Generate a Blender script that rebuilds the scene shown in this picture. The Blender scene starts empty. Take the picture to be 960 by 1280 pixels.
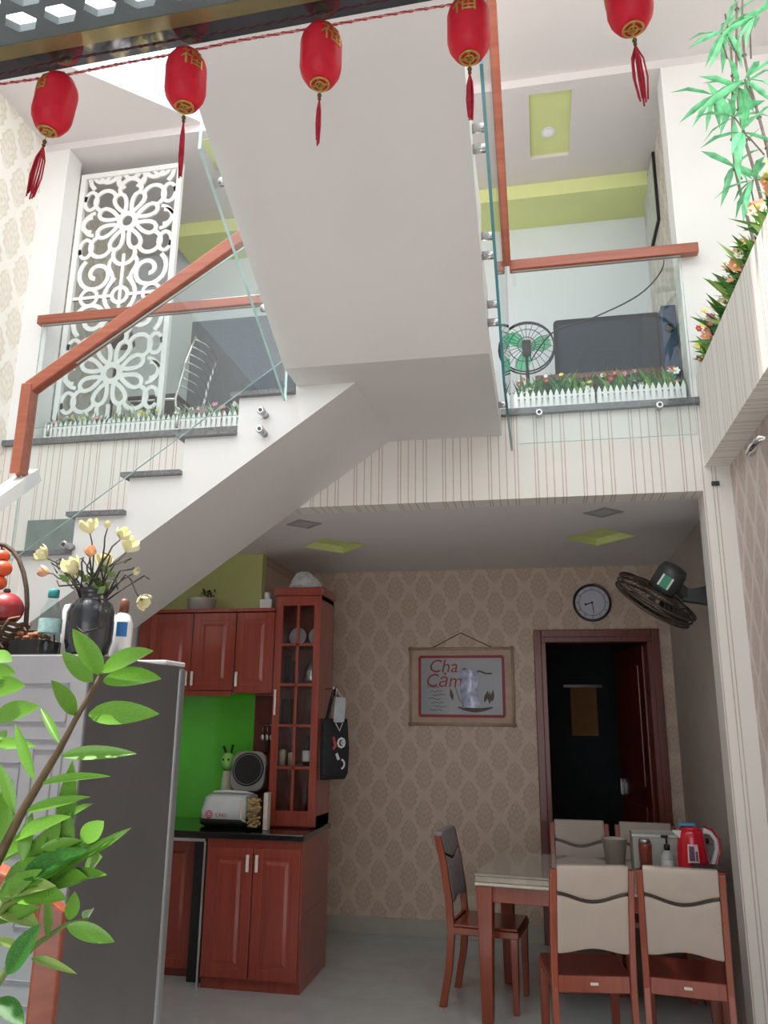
import bpy, math, random
from mathutils import Matrix, Vector
random.seed(11)
C = bpy.context.scene.collection
SC = bpy.context.scene
PI = math.pi

# ---------------------------------------------------------------- camera
cam_d = bpy.data.cameras.new('camera')
cam = bpy.data.objects.new('camera', cam_d)
C.objects.link(cam)
SC.camera = cam
cam_d.sensor_fit = 'AUTO'
cam_d.sensor_width = 36
cam_d.lens = 992.5 / 1280 * 36
cam_d.clip_start = 0.05
pt, yw, rl = math.radians(14.62), math.radians(11.2), math.radians(.584)
fw = Vector((-math.sin(yw)*math.cos(pt), math.cos(yw)*math.cos(pt), math.sin(pt)))
rt = Vector((math.cos(yw), math.sin(yw), 0))
up = rt.cross(fw)
r2 = math.cos(rl)*rt + math.sin(rl)*up
u2 = -math.sin(rl)*rt + math.cos(rl)*up
cam.matrix_world = Matrix(((r2.x, u2.x, -fw.x, 0), (r2.y, u2.y, -fw.y, 0), (r2.z, u2.z, -fw.z, 1.6), (0, 0, 0, 1)))

# ---------------------------------------------------------------- sky, sun, exposure
w = bpy.data.worlds.new('sky'); SC.world = w; w.use_nodes = True
bg = w.node_tree.nodes['Background']
bg.inputs[0].default_value = (.93, .97, 1, 1)
bg.inputs[1].default_value = 2.5
sd = bpy.data.lights.new('sun', 'SUN'); sun = bpy.data.objects.new('sun', sd); C.objects.link(sun)
sd.energy = 10.5; sd.angle = math.radians(2.5); sd.color = (1, .97, .92)
sun.rotation_euler = Vector((-.24, -.10, 1)).to_track_quat('Z', 'Y').to_euler()
SC.view_settings.view_transform = 'Standard'
SC.view_settings.look = 'None'
SC.view_settings.gamma = 1
SC.view_settings.use_curve_mapping = False
SC.view_settings.exposure = 0.0

# ---------------------------------------------------------------- node helpers
def s2l(c):
    return tuple(((v/255)/12.92 if v/255 <= .04045 else ((v/255+.055)/1.055)**2.4) for v in c) + (1,)

class E:
    """a float socket with arithmetic"""
    nt = None
    def __init__(s, k): s.k = k
    @staticmethod
    def op(o, *a):
        n = E.nt.nodes.new('ShaderNodeMath'); n.operation = o
        for i, v in enumerate(a):
            if isinstance(v, E): E.nt.links.new(v.k, n.inputs[i])
            else: n.inputs[i].default_value = v
        return E(n.outputs[0])
    def __add__(s, o): return E.op('ADD', s, o)
    def __radd__(s, o): return E.op('ADD', o, s)
    def __sub__(s, o): return E.op('SUBTRACT', s, o)
    def __rsub__(s, o): return E.op('SUBTRACT', o, s)
    def __mul__(s, o): return E.op('MULTIPLY', s, o)
    def __rmul__(s, o): return E.op('MULTIPLY', o, s)
    def __truediv__(s, o): return E.op('DIVIDE', s, o)
def fract(a): return E.op('FRACT', a)
def eabs(a): return E.op('ABSOLUTE', a)
def esin(a): return E.op('SINE', a)
def emax(a, b): return E.op('MAXIMUM', a, b)
def emin(a, b): return E.op('MINIMUM', a, b)
def esqrt(a): return E.op('SQRT', a)
def sstep(a, lo, hi):
    n = E.nt.nodes.new('ShaderNodeMapRange'); n.interpolation_type = 'SMOOTHSTEP'
    E.nt.links.new(a.k, n.inputs[0]); n.inputs[1].default_value = lo; n.inputs[2].default_value = hi
    return E(n.outputs[0])
def coords():
    t = E.nt.nodes.new('ShaderNodeTexCoord'); s = E.nt.nodes.new('ShaderNodeSeparateXYZ')
    E.nt.links.new(t.outputs['Object'], s.inputs[0])
    return E(s.outputs[0]), E(s.outputs[1]), E(s.outputs[2]), t.outputs['Object']
def noise(vec, scale, detail=3, dist=0):
    n = E.nt.nodes.new('ShaderNodeTexNoise'); E.nt.links.new(vec, n.inputs['Vector'])
    n.inputs['Scale'].default_value = scale; n.inputs['Detail'].default_value = detail
    n.inputs['Distortion'].default_value = dist
    return E(n.outputs['Fac'])
def mixc(f, a, b):
    n = E.nt.nodes.new('ShaderNodeMix'); n.data_type = 'RGBA'
    E.nt.links.new(f.k, n.inputs[0])
    for i, v in ((6, a), (7, b)):
        if isinstance(v, tuple): n.inputs[i].default_value = v
        else: E.nt.links.new(v, n.inputs[i])
    return n.outputs[2]
def newmat(name):
    m = bpy.data.materials.new(name); m.use_nodes = True
    E.nt = m.node_tree
    return m, m.node_tree.nodes['Principled BSDF']
def setp(b, rough, metal=0, spec=.5, coat=0):
    b.inputs['Roughness'].default_value = rough; b.inputs['Metallic'].default_value = metal
    b.inputs['Specular IOR Level'].default_value = spec; b.inputs['Coat Weight'].default_value = coat
    b.inputs['Coat Roughness'].default_value = .08
def bump(b, h, strength=.2, dist=.01):
    n = E.nt.nodes.new('ShaderNodeBump'); n.inputs['Strength'].default_value = strength; n.inputs['Distance'].default_value = dist
    E.nt.links.new(h.k, n.inputs['Height']); E.nt.links.new(n.outputs[0], b.inputs['Normal'])
MATS = {}
def mat(name, col, rough=.5, metal=0, var=.07, scale=14, bmp=0, coat=0, spec=.5, sss=0):
    if name in MATS: return MATS[name]
    m, b = newmat(name); x, y, z, o = coords()
    n = noise(o, scale, 4)
    c = s2l(col); lo = tuple(v*(1-var) for v in c[:3])+(1,); hi = tuple(min(1, v*(1+var)) for v in c[:3])+(1,)
    E.nt.links.new(mixc(sstep(n, .3, .7), lo, hi), b.inputs['Base Color'])
    setp(b, rough, metal, spec, coat)
    if bmp: bump(b, n, bmp, .004)
    MATS[name] = m; return m
def wood(name, c1, c2, axis=2, rough=.3, coat=.3, f=9):
    m, b = newmat(name); x, y, z, o = coords()
    mp = E.nt.nodes.new('ShaderNodeMapping'); E.nt.links.new(o, mp.inputs[0])
    sc = [f*5, f*5, f*5]; sc[axis] = f*.28; mp.inputs['Scale'].default_value = sc
    n = noise(mp.outputs[0], 1, 5, .6); n2 = noise(mp.outputs[0], .35, 2)
    E.nt.links.new(mixc(sstep(n*.65+n2*.35, .33, .68), s2l(c1), s2l(c2)), b.inputs['Base Color'])
    setp(b, rough, 0, .5, coat); bump(b, n, .06, .002)
    MATS[name] = m; return m
def damask(name, ua, base, motif, line, pu=.24, pv=.30, lattice=0., rough=.6):
    m, b = newmat(name); x, y, z, o = coords()
    u = (x if ua == 'x' else y)/pu; v = z/pv
    n = noise(o, 60, 2)
    def cell(off):
        a = fract(u+off)-.5; c = fract(v+off)-.5
        aa = eabs(a)
        # ogee outline: belly low, pointed top
        q = (c+.06)*(c+.06)
        wdt = emax((.285-q*1.75-c*.15)*(1.0+esin(c*38.)*.13), .001)
        d = aa/wdt
        body = 1.0-sstep(d, .82, 1.02)
        veins = sstep(esin(aa*46.+eabs(c+.12)*30.), -.2, .5)*.5+sstep(esin(c*44.-aa*26.), 0., .6)*.5
        rim = sstep(d, .62, .78)
        core = body*(.3+.6*emax(rim*.9, veins*(.35+n*.9)))
        return core, d
    A, dA = cell(0.); B, dB = cell(.5)
    mo = emax(A, B)
    col = mixc(mo, s2l(base), s2l(motif))
    if lattice:
        lat = eabs(fract(u+v)-.5)
        lat2 = eabs(fract(u-v)-.5)
        ll = 1.0-sstep(emin(lat, lat2), .02, .07)
        col = mixc(ll*lattice, col, s2l(line))
    big = noise(o, 2.2, 2)
    dk = tuple(c*.95 for c in s2l(base)[:3])+(1,)
    E.nt.links.new(col, b.inputs['Base Color'])
    setp(b, rough, 0, .35); bump(b, mo, .12, .002)
    MATS[name] = m; return m
def stripes(name, ua, base, line, period=.266, rough=.55):
    m, b = newmat(name); x, y, z, o = coords()
    u = fract((x if ua == 'x' else y)/period)
    acc = None
    for p in (.02, .078, .25, .41, .586, .655):
        e = 1.0-sstep(eabs(u-p), .006, .016)
        acc = e if acc is None else emax(acc, e)
    n = noise(o, 25, 2)
    E.nt.links.new(mixc(acc*(.55+n*.5), s2l(base), s2l(line)), b.inputs['Base Color'])
    setp(b, rough, 0, .35)
    MATS[name] = m; return m
def glass(name, tint=(.962, .985, .983), ior=1.5, rough=.0):
    m, b = newmat(name); nt = m.node_tree
    nt.nodes.remove(b)
    t = nt.nodes.new('ShaderNodeBsdfTransparent'); g = nt.nodes.new('ShaderNodeBsdfGlossy'); f = nt.nodes.new('ShaderNodeFresnel'); mx = nt.nodes.new('ShaderNodeMixShader')
    x, y, z, o = coords(); n = noise(o, 3, 2)
    c1 = tuple(v*.99 for v in tint)+(1,); c2 = tint+(1,)
    nt.links.new(mixc(n, c1, c2), t.inputs[0])
    g.inputs['Roughness'].default_value = rough; f.inputs[0].default_value = ior
    gm = nt.nodes.new('ShaderNodeNewGeometry'); ff = E(f.outputs[0])*(1.0-E(gm.outputs['Backfacing']))
    nt.links.new(ff.k, mx.inputs[0]); nt.links.new(t.outputs[0], mx.inputs[1]); nt.links.new(g.outputs[0], mx.inputs[2])
    nt.links.new(mx.outputs[0], nt.nodes['Material Output'].inputs[0])
    MATS[name] = m; return m

# ---------------------------------------------------------------- mesh helpers
class MB:
    def __init__(s): s.v = []; s.f = []; s.m = []; s.sm = []; s.T = Matrix()
    def add(s, vs, fs, mi=0, smooth=False):
        k = len(s.v); s.v += [tuple(s.T @ Vector(p)) for p in vs]
        for f in fs: s.f.append(tuple(k+i for i in f)); s.m.append(mi); s.sm.append(smooth)
        return s
    def box(s, x0, x1, y0, y1, z0, z1, mi=0):
        return s.add([(x0,y0,z0),(x1,y0,z0),(x1,y1,z0),(x0,y1,z0),(x0,y0,z1),(x1,y0,z1),(x1,y1,z1),(x0,y1,z1)],
                     [(0,3,2,1),(4,5,6,7),(0,1,5,4),(1,2,6,5),(2,3,7,6),(3,0,4,7)], mi)
    def prism(s, poly, ax, a, b, mi=0, smooth=False):
        """poly in the plane of the two other axes (in xyz order), extruded along ax from a to b"""
        def P(p, t): return {'x': (t, p[0], p[1]), 'y': (p[0], t, p[1]), 'z': (p[0], p[1], t)}[ax]
        n = len(poly); ar = sum(poly[i][0]*poly[(i+1) % n][1]-poly[(i+1) % n][0]*poly[i][1] for i in range(n))
        if (ar < 0) != (ax == 'y'): poly = poly[::-1]
        vs = [P(p, a) for p in poly]+[P(p, b) for p in poly]
        s.add(vs, [tuple(range(n))[::-1], tuple(range(n, 2*n))], mi)
        k = len(s.v)-2*n
        for i in range(n):
            j = (i+1) % n
            s.f.append((k+i, k+j, k+n+j, k+n+i)); s.m.append(mi); s.sm.append(smooth)
        return s
    def tube(s, pts, r, n=8, mi=0, cap=True, closed=False):
        pts = [Vector(p) for p in pts]; N = len(pts)
        rs = r if isinstance(r, (list, tuple)) else [r]*N
        vs = []; prev = None
        for i, p in enumerate(pts):
            if closed: d = (pts[(i+1) % N]-pts[i-1]).normalized()
            else: d = (pts[min(i+1, N-1)]-pts[max(i-1, 0)]).normalized()
            if prev is None:
                a = d.cross(Vector((0, 0, 1)))
                if a.length < .05: a = d.cross(Vector((1, 0, 0)))
            else: a = prev-d*prev.dot(d)
            a.normalize(); prev = a; b = d.cross(a)
            for k in range(n):
                t = 2*PI*k/n; vs.append(p+(a*math.cos(t)+b*math.sin(t))*rs[i])
        fs = []
        for i in range(N if closed else N-1):
            j = (i+1) % N
            for k in range(n): q = (k+1) % n; fs.append((i*n+k, i*n+q, j*n+q, j*n+k))
        s.add(vs, fs, mi, True)
        if cap and not closed:
            k = len(s.v)-N*n
            s.f += [tuple(k+i for i in range(n))[::-1], tuple(k+(N-1)*n+i for i in range(n))]; s.m += [mi, mi]; s.sm += [False, False]
        return s
    def bar(s, p, q, w, h, upv=(0, 0, 1), mi=0):
        p, q = Vector(p), Vector(q); d = (q-p).normalized(); a = d.cross(Vector(upv)).normalized(); b = a.cross(d).normalized()
        vs = []
        for c in (p, q):
            for i, j in ((-1,-1),(1,-1),(1,1),(-1,1)): vs.append(c+a*(i*w/2)+b*(j*h/2))
        return s.add(vs, [(0,3,2,1),(4,5,6,7),(0,1,5,4),(1,2,6,5),(2,3,7,6),(3,0,4,7)][::1], mi)
    def lathe(s, prof, n=20, mi=0, c=(0, 0, 0), smooth=True, capb=True, capt=True):
        vs = []; fs = []
        for r, z in prof:
            for k in range(n): t = 2*PI*k/n; vs.append((c[0]+r*math.cos(t), c[1]+r*math.sin(t), c[2]+z))
        for i in range(len(prof)-1):
            for k in range(n): q = (k+1) % n; fs.append((i*n+k, i*n+q, (i+1)*n+q, (i+1)*n+k))
        s.add(vs, fs, mi, smooth); k = len(s.v)-len(vs); L = (len(prof)-1)*n
        if capb: s.f.append(tuple(k+i for i in range(n))[::-1]); s.m.append(mi); s.sm.append(False)
        if capt: s.f.append(tuple(k+L+i for i in range(n))); s.m.append(mi); s.sm.append(False)
        return s
    def ball(s, c, r, n=14, m=9, mi=0):
        if not isinstance(r, (tuple, list)): r = (r, r, r)
        vs = [(c[0], c[1], c[2]-r[2])]; fs = []
        for i in range(1, m):
            p = -PI/2+PI*i/m
            for k in range(n): t = 2*PI*k/n; vs.append((c[0]+r[0]*math.cos(p)*math.cos(t), c[1]+r[1]*math.cos(p)*math.sin(t), c[2]+r[2]*math.sin(p)))
        vs.append((c[0], c[1], c[2]+r[2])); L = len(vs)-1
        for k in range(n): q = (k+1) % n; fs.append((0, 1+q, 1+k)); fs.append((L, L-n+k, L-n+q))
        for i in range(m-2):
            for k in range(n): q = (k+1) % n; a = 1+i*n; fs.append((a+k, a+q, a+n+q, a+n+k))
        return s.add(vs, fs, mi, True)
    def ribbon(s, pts, wd, y0, y1, mi=0, closed=False):
        """flat stroke of width wd in the xz plane between y0 and y1"""
        N = len(pts); L = []; R = []
        for i, p in enumerate(pts):
            a = pts[(i-1) % N] if (closed or i > 0) else p; b = pts[(i+1) % N] if (closed or i < N-1) else p
            dx, dz = b[0]-a[0], b[1]-a[1]; l = math.hypot(dx, dz) or 1
            ww = wd[i] if isinstance(wd, (list, tuple)) else wd
            L.append((p[0]-dz/l*ww/2, p[1]+dx/l*ww/2)); R.append((p[0]+dz/l*ww/2, p[1]-dx/l*ww/2))
        vs = []
        for i in range(N): vs += [(L[i][0], y0, L[i][1]), (R[i][0], y0, R[i][1]), (R[i][0], y1, R[i][1]), (L[i][0], y1, L[i][1])]
        fs = []
        for i in range(N if closed else N-1):
            j = (i+1) % N
            for k in range(4): q = (k+1) % 4; fs.append((i*4+k, i*4+q, j*4+q, j*4+k))
        if not closed: fs += [(3, 2, 1, 0), tuple((N-1)*4+k for k in range(4))]
        return s.add(vs, fs, mi)
    def mesh(s, name, mats):
        me = bpy.data.meshes.new(name); me.from_pydata(s.v, [], s.f)
        for m in (mats if isinstance(mats, (list, tuple)) else [mats]): me.materials.append(m)
        me.polygons.foreach_set('material_index', s.m); me.polygons.foreach_set('use_smooth', s.sm); me.update()
        return me
    def build(s, name, mats, parent=None, bevel=0, seg=2):
        return link(name, s.mesh(name, mats), parent, bevel, seg)
def link(name, me, parent=None, bevel=0, seg=2):
    o = bpy.data.objects.new(name, me); C.objects.link(o)
    if parent: o.parent = parent
    if bevel:
        md = o.modifiers.new('bevel', 'BEVEL'); md.width = bevel; md.segments = seg; md.limit_method = 'ANGLE'; md.angle_limit = .7
    return o
def tag(o, label=None, cat=None, group=None, kind=None):
    if label: o['label'] = label
    if cat: o['category'] = cat
    if group: o['group'] = group
    if kind: o['kind'] = kind
    return o
def thing(name, label, cat, loc=(0, 0, 0), rz=0, group=None):
    o = bpy.data.objects.new(name, None); C.objects.link(o); o.location = loc; o.rotation_euler = (0, 0, rz)
    o.empty_display_size = .05
    return tag(o, label, cat, group)
def struct(name, mb, m, parent=None, label=None, bevel=0):
    o = mb.build(name, m, parent, bevel)
    if not parent: tag(o, label, None, None, 'structure')
    return o
def copy_tree(o, parent=None):
    c = o.copy(); C.objects.link(c); c.parent = parent
    for ch in o.children: copy_tree(ch, c)
    return c
def textmesh(s, size, ext=.0006, align='CENTER', shear=0):
    cu = bpy.data.curves.new('t', 'FONT'); cu.body = s; cu.size = size; cu.extrude = ext; cu.align_x = align; cu.align_y = 'CENTER'; cu.shear = shear; cu.resolution_u = 2
    o = bpy.data.objects.new('t', cu); C.objects.link(o)
    dg = bpy.context.evaluated_depsgraph_get(); dg.update()
    me = bpy.data.meshes.new_from_object(o.evaluated_get(dg))
    bpy.data.objects.remove(o); bpy.data.curves.remove(cu)
    return me
def text(name, s, size, m, parent, loc, rot=(PI/2, 0, 0), ext=.0006, shear=0, sx=1):
    me = textmesh(s, size, ext, shear=shear); me.materials.clear(); me.materials.append(m)
    o = link(name, me, parent); o.location = loc; o.rotation_euler = rot; o.scale = (sx, 1, 1)
    return o
def smooth(pts, n=6):
    P = [Vector(p) for p in pts]; P = [P[0]*2-P[1]]+P+[P[-1]*2-P[-2]]; o = []
    for i in range(1, len(P)-2):
        a, b, c, d = P[i-1:i+3]
        for k in range(n):
            t = k/n; o.append(.5*((2*b)+(c-a)*t+(2*a-5*b+4*c-d)*t*t+(3*b-a-3*c+d)*t**3))
    return o+[P[-2]]
def arc(cx, cz, r, a0, a1, n=12, sx=1): return [(cx+sx*r*math.cos(a0+(a1-a0)*i/n), cz+r*math.sin(a0+(a1-a0)*i/n)) for i in range(n+1)]
def V3(*a): return Vector(a)

# ---------------------------------------------------------------- materials
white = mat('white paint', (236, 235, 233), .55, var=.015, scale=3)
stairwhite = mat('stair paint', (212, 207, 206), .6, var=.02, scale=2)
ceilm = mat('ceiling paint', (222, 216, 216), .7, var=.015, scale=2)
roomw = mat('room paint', (222, 229, 232), .7, var=.02, scale=2)
green = mat('lime paint', (222, 230, 160), .6, var=.03, scale=3)
olive = mat('olive paint', (206, 212, 138), .6, var=.03, scale=3)
greenglass = mat('green splashback', (84, 198, 44), .12, var=.12, scale=2, coat=.6)
dk_back = damask('damask kitchen', 'x', (208, 188, 170), (182, 160, 143), (190, 170, 150))
dk_left = damask('damask left', 'y', (243, 239, 231), (218, 209, 192), (245, 240, 230), pu=.30, pv=.40)
dk_right = damask('damask right', 'y', (212, 196, 188), (190, 170, 162), (222, 214, 208), pu=.22, pv=.36, lattice=.8)
dk_room = damask('damask room', 'y', (214, 210, 200), (186, 178, 164), (222, 214, 208), pu=.22, pv=.36, lattice=.3)
st_x = stripes('stripe paper', 'x', (230, 225, 219), (184, 162, 148))
st_y = stripes('stripe paper side', 'y', (230, 225, 219), (184, 162, 148))
tile = mat('floor tile', (184, 188, 187), .12, var=.05, scale=5, coat=.2)
skirt = mat('skirting tile', (172, 168, 156), .3, var=.06, scale=5)
granite = mat('grey granite', (112, 112, 114), .3, var=.25, scale=90)
blackgr = mat('black granite', (16, 16, 18), .12, var=.5, scale=120, coat=.4)
handwood = wood('handrail wood', (142, 72, 50), (162, 90, 66), 0, .3, .25, 6)
cabwood = wood('cabinet wood', (134, 52, 40), (154, 66, 50), 2, .28, .35, 8)
cabdark = wood('cabinet wood dark', (96, 34, 26), (116, 46, 34), 2, .35, .2, 8)
chairwood = wood('chair wood', (134, 58, 38), (152, 72, 48), 2, .3, .3, 8)
doorwood = wood('door wood', (98, 40, 30), (120, 52, 38), 2, .35, .2, 8)
pane = glass('clear glass')
paneg = glass('cabinet glass', (.9, .9, .9), 1.45)
pedge = mat('pale glass edge', (186, 222, 218), .1, var=.06, coat=.5)
gedge = mat('glass edge', (70, 140, 150), .1, var=.1, coat=.5)
steel = mat('brushed steel', (190, 190, 192), .25, 1, var=.08, scale=60)
satin = mat('satin handle', (236, 232, 226), .3, .25, var=.03)
chrome = mat('chrome', (225, 225, 228), .12, 1, var=.03)
blackp = mat('black plastic', (24, 24, 26), .4, var=.2)
darkgrey = mat('dark grey plastic', (62, 64, 64), .4, var=.1)
fence = mat('picket white', (240, 240, 238), .5, var=.02)
cream = mat('cream leather', (180, 166, 155), .5, var=.04, scale=6, bmp=.05)
red = mat('lantern red', (214, 10, 44), .55, var=.08, scale=40)
gold = mat('gold', (196, 158, 84), .4, .6, var=.1, scale=40)
leafm = mat('leaf green', (112, 168, 56), .38, var=.12, scale=26, coat=.15)
leafd = mat('leaf deep green', (60, 124, 44), .45, var=.3, scale=22)
leafl = mat('leaf pale green', (160, 190, 104), .42, var=.12, scale=24)
whitep = mat('white plastic', (230, 230, 230), .35, var=.03)

# ---------------------------------------------------------------- the setting
LX, RX, BY, SY, CZ, FZ, UZ = -3.45, 1.05, 6.6, 4.42, 2.823, 3.36, 5.68
struct('floor', MB().box(LX-.1, 1.5, -2.5, BY+2.6, -.12, 0), tile, label='pale grey glossy tiled floor')
# back wall with the doorway x -.01 .. .86, z 0 .. 2.25
mb = MB(); mb.box(-2.12, -.01, BY, BY+.12, 0, CZ); mb.box(.86, 1.06, BY, BY+.12, 0, CZ); mb.box(-.01, .86, BY, BY+.12, 2.26, CZ)
struct('wall_back', mb, dk_back, label='kitchen back wall in beige damask wallpaper')
struct('baseboard_back', MB().box(-2.08, -.06, BY-.012, BY-.0005, .0005, .12), skirt, label='grey tiled baseboard of the back wall')
struct('wall_kitchen_side', MB().box(-2.2, -2.08, 5.8, BY, 0, CZ), dk_back, label='short damask return wall behind the cabinets')
mb = MB(); mb.box(-2.9, -2.08, 5.72, 5.8, 0, CZ)
struct('wall_kitchen_green', mb, olive, label='olive green painted wall above the wall cabinets')
struct('wall_kitchen_left', MB().box(-3.0, -2.9, SY+.16, 5.8, 0, CZ), white, label='white kitchen end wall under the stair')
struct('wall_kitchen_right', MB().box(1.0, 1.12, SY+.16, BY, 0, CZ), mat('greige paint', (186, 176, 168), .6, var=.03, scale=3), label='plain greige kitchen wall beside the dining table')
struct('wall_left', MB().box(LX-.12, LX, -2.5, 6.1, 0, UZ), dk_left, label='tall left wall in cream damask wallpaper')
struct('wall_right', MB().box(RX, RX+.12, -2.5, SY, 0, 2.96), dk_right, label='lower right wall in rose grey damask wallpaper')
struct('wall_right_upper', MB().box(1.62, 1.74, -2.5, SY, 2.96, 7.2), white, label='white upper right wall behind the bamboo')
# pilaster + white pier upstairs
struct('wall_right_pilaster', MB().box(.9, 1.12, SY, SY+.16, 0, CZ), st_x, label='striped pilaster at the kitchen opening')
struct('wall_right_pier', MB().box(.885, 1.62, SY+.001, SY+.16, FZ, UZ-.06), white, label='white pier at the end of the upper railing')
# striped slab edge
mb = MB(); mb.box(LX, 1.74, SY, SY+.16, CZ, FZ-.0365)
struct('wall_slab_edge', mb, st_x, label='striped wallpaper band on the upper floor edge')
struct('trim_ledge', MB().box(LX, .92, SY-.035, SY+.2, FZ-.036, FZ), granite, label='grey granite ledge along the upper floor edge')
struct('wall_understair', MB().box(LX, -2.9, SY, SY+.16, 0, CZ), st_x, label='striped wall behind the lower stair')
mb = MB(); mb.box(.92, 1.62, -2.5, SY, 2.96, 3.42)
mb.prism([(.92, 3.42), (.95, 3.42), (.95, 3.5), (.92, 3.5)], 'y', -2.5, SY)
mb.m[2] = mb.m[2]
struct('wall_right_planter', mb, st_y, label='striped planter ledge projecting from the right wall')
# kitchen ceiling with two diamond recesses
def ceil_holes(x0, x1, y0, y1, z, dia, m):
    # strips around each diamond: triangulated by hand around the bounding square of each diamond
    mb = MB(); xs = x0
    for cx, cy, hx, hy in dia:
        mb.box(xs, cx-hx, y0, y1, z, z+.12)
        mb.box(cx-hx, cx+hx, y0, cy-hy, z, z+.12); mb.box(cx-hx, cx+hx, cy+hy, y1, z, z+.12)
        for sx in (-1, 1):
            for sy in (-1, 1):
                mb.prism([(cx+sx*hx, cy), (cx+sx*hx, cy+sy*hy), (cx, cy+sy*hy)], 'z', z, z+.12)
        xs = cx+hx
    mb.box(xs, x1, y0, y1, z, z+.12)
    return mb
dia = [(-1.46, 5.51, .24, .27), (.42, 5.5, .24, .28)]
ck = struct('ceiling_kitchen', ceil_holes(-3.0, 1.1, SY+.16, BY+.1, CZ, dia, ceilm), ceilm, label='pale kitchen ceiling with lime diamond recesses')
mb = MB(); mb.box(-3.0, 1.1, SY+.0, SY+.16, CZ-.0006, CZ-.0001)
for cx, cy, hx, hy in dia:
    mb2 = MB(); mb2.prism([(cx-hx-.01, cy), (cx, cy-hy-.01), (cx+hx+.01, cy), (cx, cy+hy+.01)], 'z', CZ+.05, CZ+.09)
    mb2.build('recess_panel', green, ck)
    mb3 = MB()
    p = [(cx-hx, cy), (cx, cy-hy), (cx+hx, cy), (cx, cy+hy)]
    for i in range(4):
        a, b = V3(*p[i], CZ+.025), V3(*p[(i+1) % 4], CZ+.025); mb3.bar(a, b, .006, .05)
    mb3.build('recess_edge', green, ck)
# diamond downlights in the kitchen ceiling
for cx, cy in ((-1.48, 4.81), (.397, 4.8)):
    t = thing('ceiling_downlight', 'square grey downlight in the kitchen ceiling '+('by the stair' if cx < 0 else 'above the dining table'), 'downlight', (cx, cy, CZ), PI/4, 'kitchen downlights')
    mb = MB(); 
    for a, b, c, d in ((-.085, .085, -.085, -.06), (-.085, .085, .06, .085), (-.085, -.06, -.06, .06), (.06, .085, -.06, .06)): mb.box(a, b, c, d, -.008, 0)
    mb.build('rim', mat('downlight rim', (150, 148, 150), .4), t, .002)
    MB().box(-.06, .06, -.06, .06, -.004, 0).build('diffuser', mat('downlight diffuser', (176, 176, 178), .5), t)
# upper room
struct('floor_upper', MB().box(LX, 1.3, SY+.16, 6.1, CZ+.13, FZ), tile, label='upper room floor')
struct('wall_upper_back', MB().box(LX, 1.3, 5.82, 5.95, FZ, UZ-.0605), roomw, label='pale blue grey back wall of the upper room')
struct('wall_upper_right', MB().box(.94, 1.06, SY+.16, 5.8195, FZ, UZ-.06), dk_room, label='damask side wall of the upper room')
mb = MB(); gx0, gx1, gy0, gy1 = .06, .34, 4.5, 5.14
mb.box(LX, gx0, SY, 6, UZ-.06, UZ); mb.box(gx1, 1.74, SY, 6, UZ-.06, UZ); mb.box(gx0, gx1, SY, gy0, UZ-.06, UZ); mb.box(gx0, gx1, gy1, 6, UZ-.06, UZ)
cu = struct('ceiling_upper', mb, ceilm, label='pale ceiling of the upper room')
MB().box(gx0, gx1, gy0, gy1, UZ-.03, UZ-.005).build('recess_panel', green, cu)
MB().box(-2.27, -1.75, 4.5, 4.8, UZ-.066, UZ-.0602).build('recess_panel', green, cu)
t = thing('ceiling_downlight', 'round white downlight in the lime strip of the upper ceiling', 'downlight', (.19, 4.9, UZ-.03))
MB().lathe([(.05, -.012), (.05, 0)], 20).build('rim', whitep, t); MB().lathe([(.035, -.016), (.035, -.012)], 16).build('diffuser', mat('lamp diffuser', (250, 250, 248), .4), t)
struct('trim_green_beam', MB().box(-.9, .94, 5.42, 5.8195, 5.5, UZ-.06), green, label='lime green dropped beam in the upper room')
struct('trim_green_shelf', MB().box(-2.93, -1.6, 5.42, 5.8195, 5.5, UZ-.06), green, label='lime green dropped beam behind the lace screen')
# second floor slabs
mb = MB(); mb.prism([(LX, 3.2), (-2.2, 4.42), (-.75, 4.42), (-.75, 2.95), (1.74, 2.95), (1.74, 6.1), (LX, 6.1)], 'z', UZ, UZ+.17)
struct('ceiling_slab', mb, ceilm, label='underside of the second floor slab')
# ------- staircase
st = thing('staircase', 'white painted concrete staircase turning overhead with granite treads', None); del st['label']; st['kind'] = 'structure'; st['label'] = 'white painted staircase turning overhead with grey granite treads'
R = [(-2.58, 2.405), (-2.30, 2.60), (-2.02, 2.795), (-1.735, 2.99), (-1.455, 3.19), (-1.157, FZ)]
poly = [(-2.58, 1.98), (-.85, 3.21), (-.85, FZ-.022)]
for i in range(len(R)-1, -1, -1):
    x, z = R[i]; poly.append((x, z-.022))
    if i > 0: poly.append((x, R[i-1][1]-.022))
poly.append((-2.58, 2.18))
mb = MB().prism(poly, 'y', 3.54, SY-.002); mb.m[0] = mb.m[1] = 1  # flight sides whiter than the soffit, standing in for sunlit glare
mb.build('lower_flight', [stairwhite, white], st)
for i in range(len(R)-1):
    x0, z = R[i]; x1 = R[i+1][0]
    MB().box(x0-.035, x1, 3.505, SY-.036, z-.022, z).build('tread', granite, st)
MB().box(-.85, -.18, 3.33, SY-.002, 3.21, FZ-.03).box(-1.15, -.85, 3.33, 3.539, 3.21, FZ-.03).build('landing', stairwhite, st)
MB().box(LX, -2.58, 3.54, SY-.002, 1.98, 2.18).build('half_landing', stairwhite, st)
s2 = .5; yS, zS = 3.33, 3.21
poly = [(yS, zS), (-1.6, zS+s2*(yS+1.6)), (-1.6, zS+s2*(yS+1.6)+.2)]
y, z = -1.6, zS+s2*(yS+1.6)+.2
n2 = 13; dy = (3.33-(-1.6))/n2; dz = (z-(FZ-.03))/n2
for i in range(n2): y += dy; poly.append((y, z)); z -= dz; poly.append((y, z))
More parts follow.
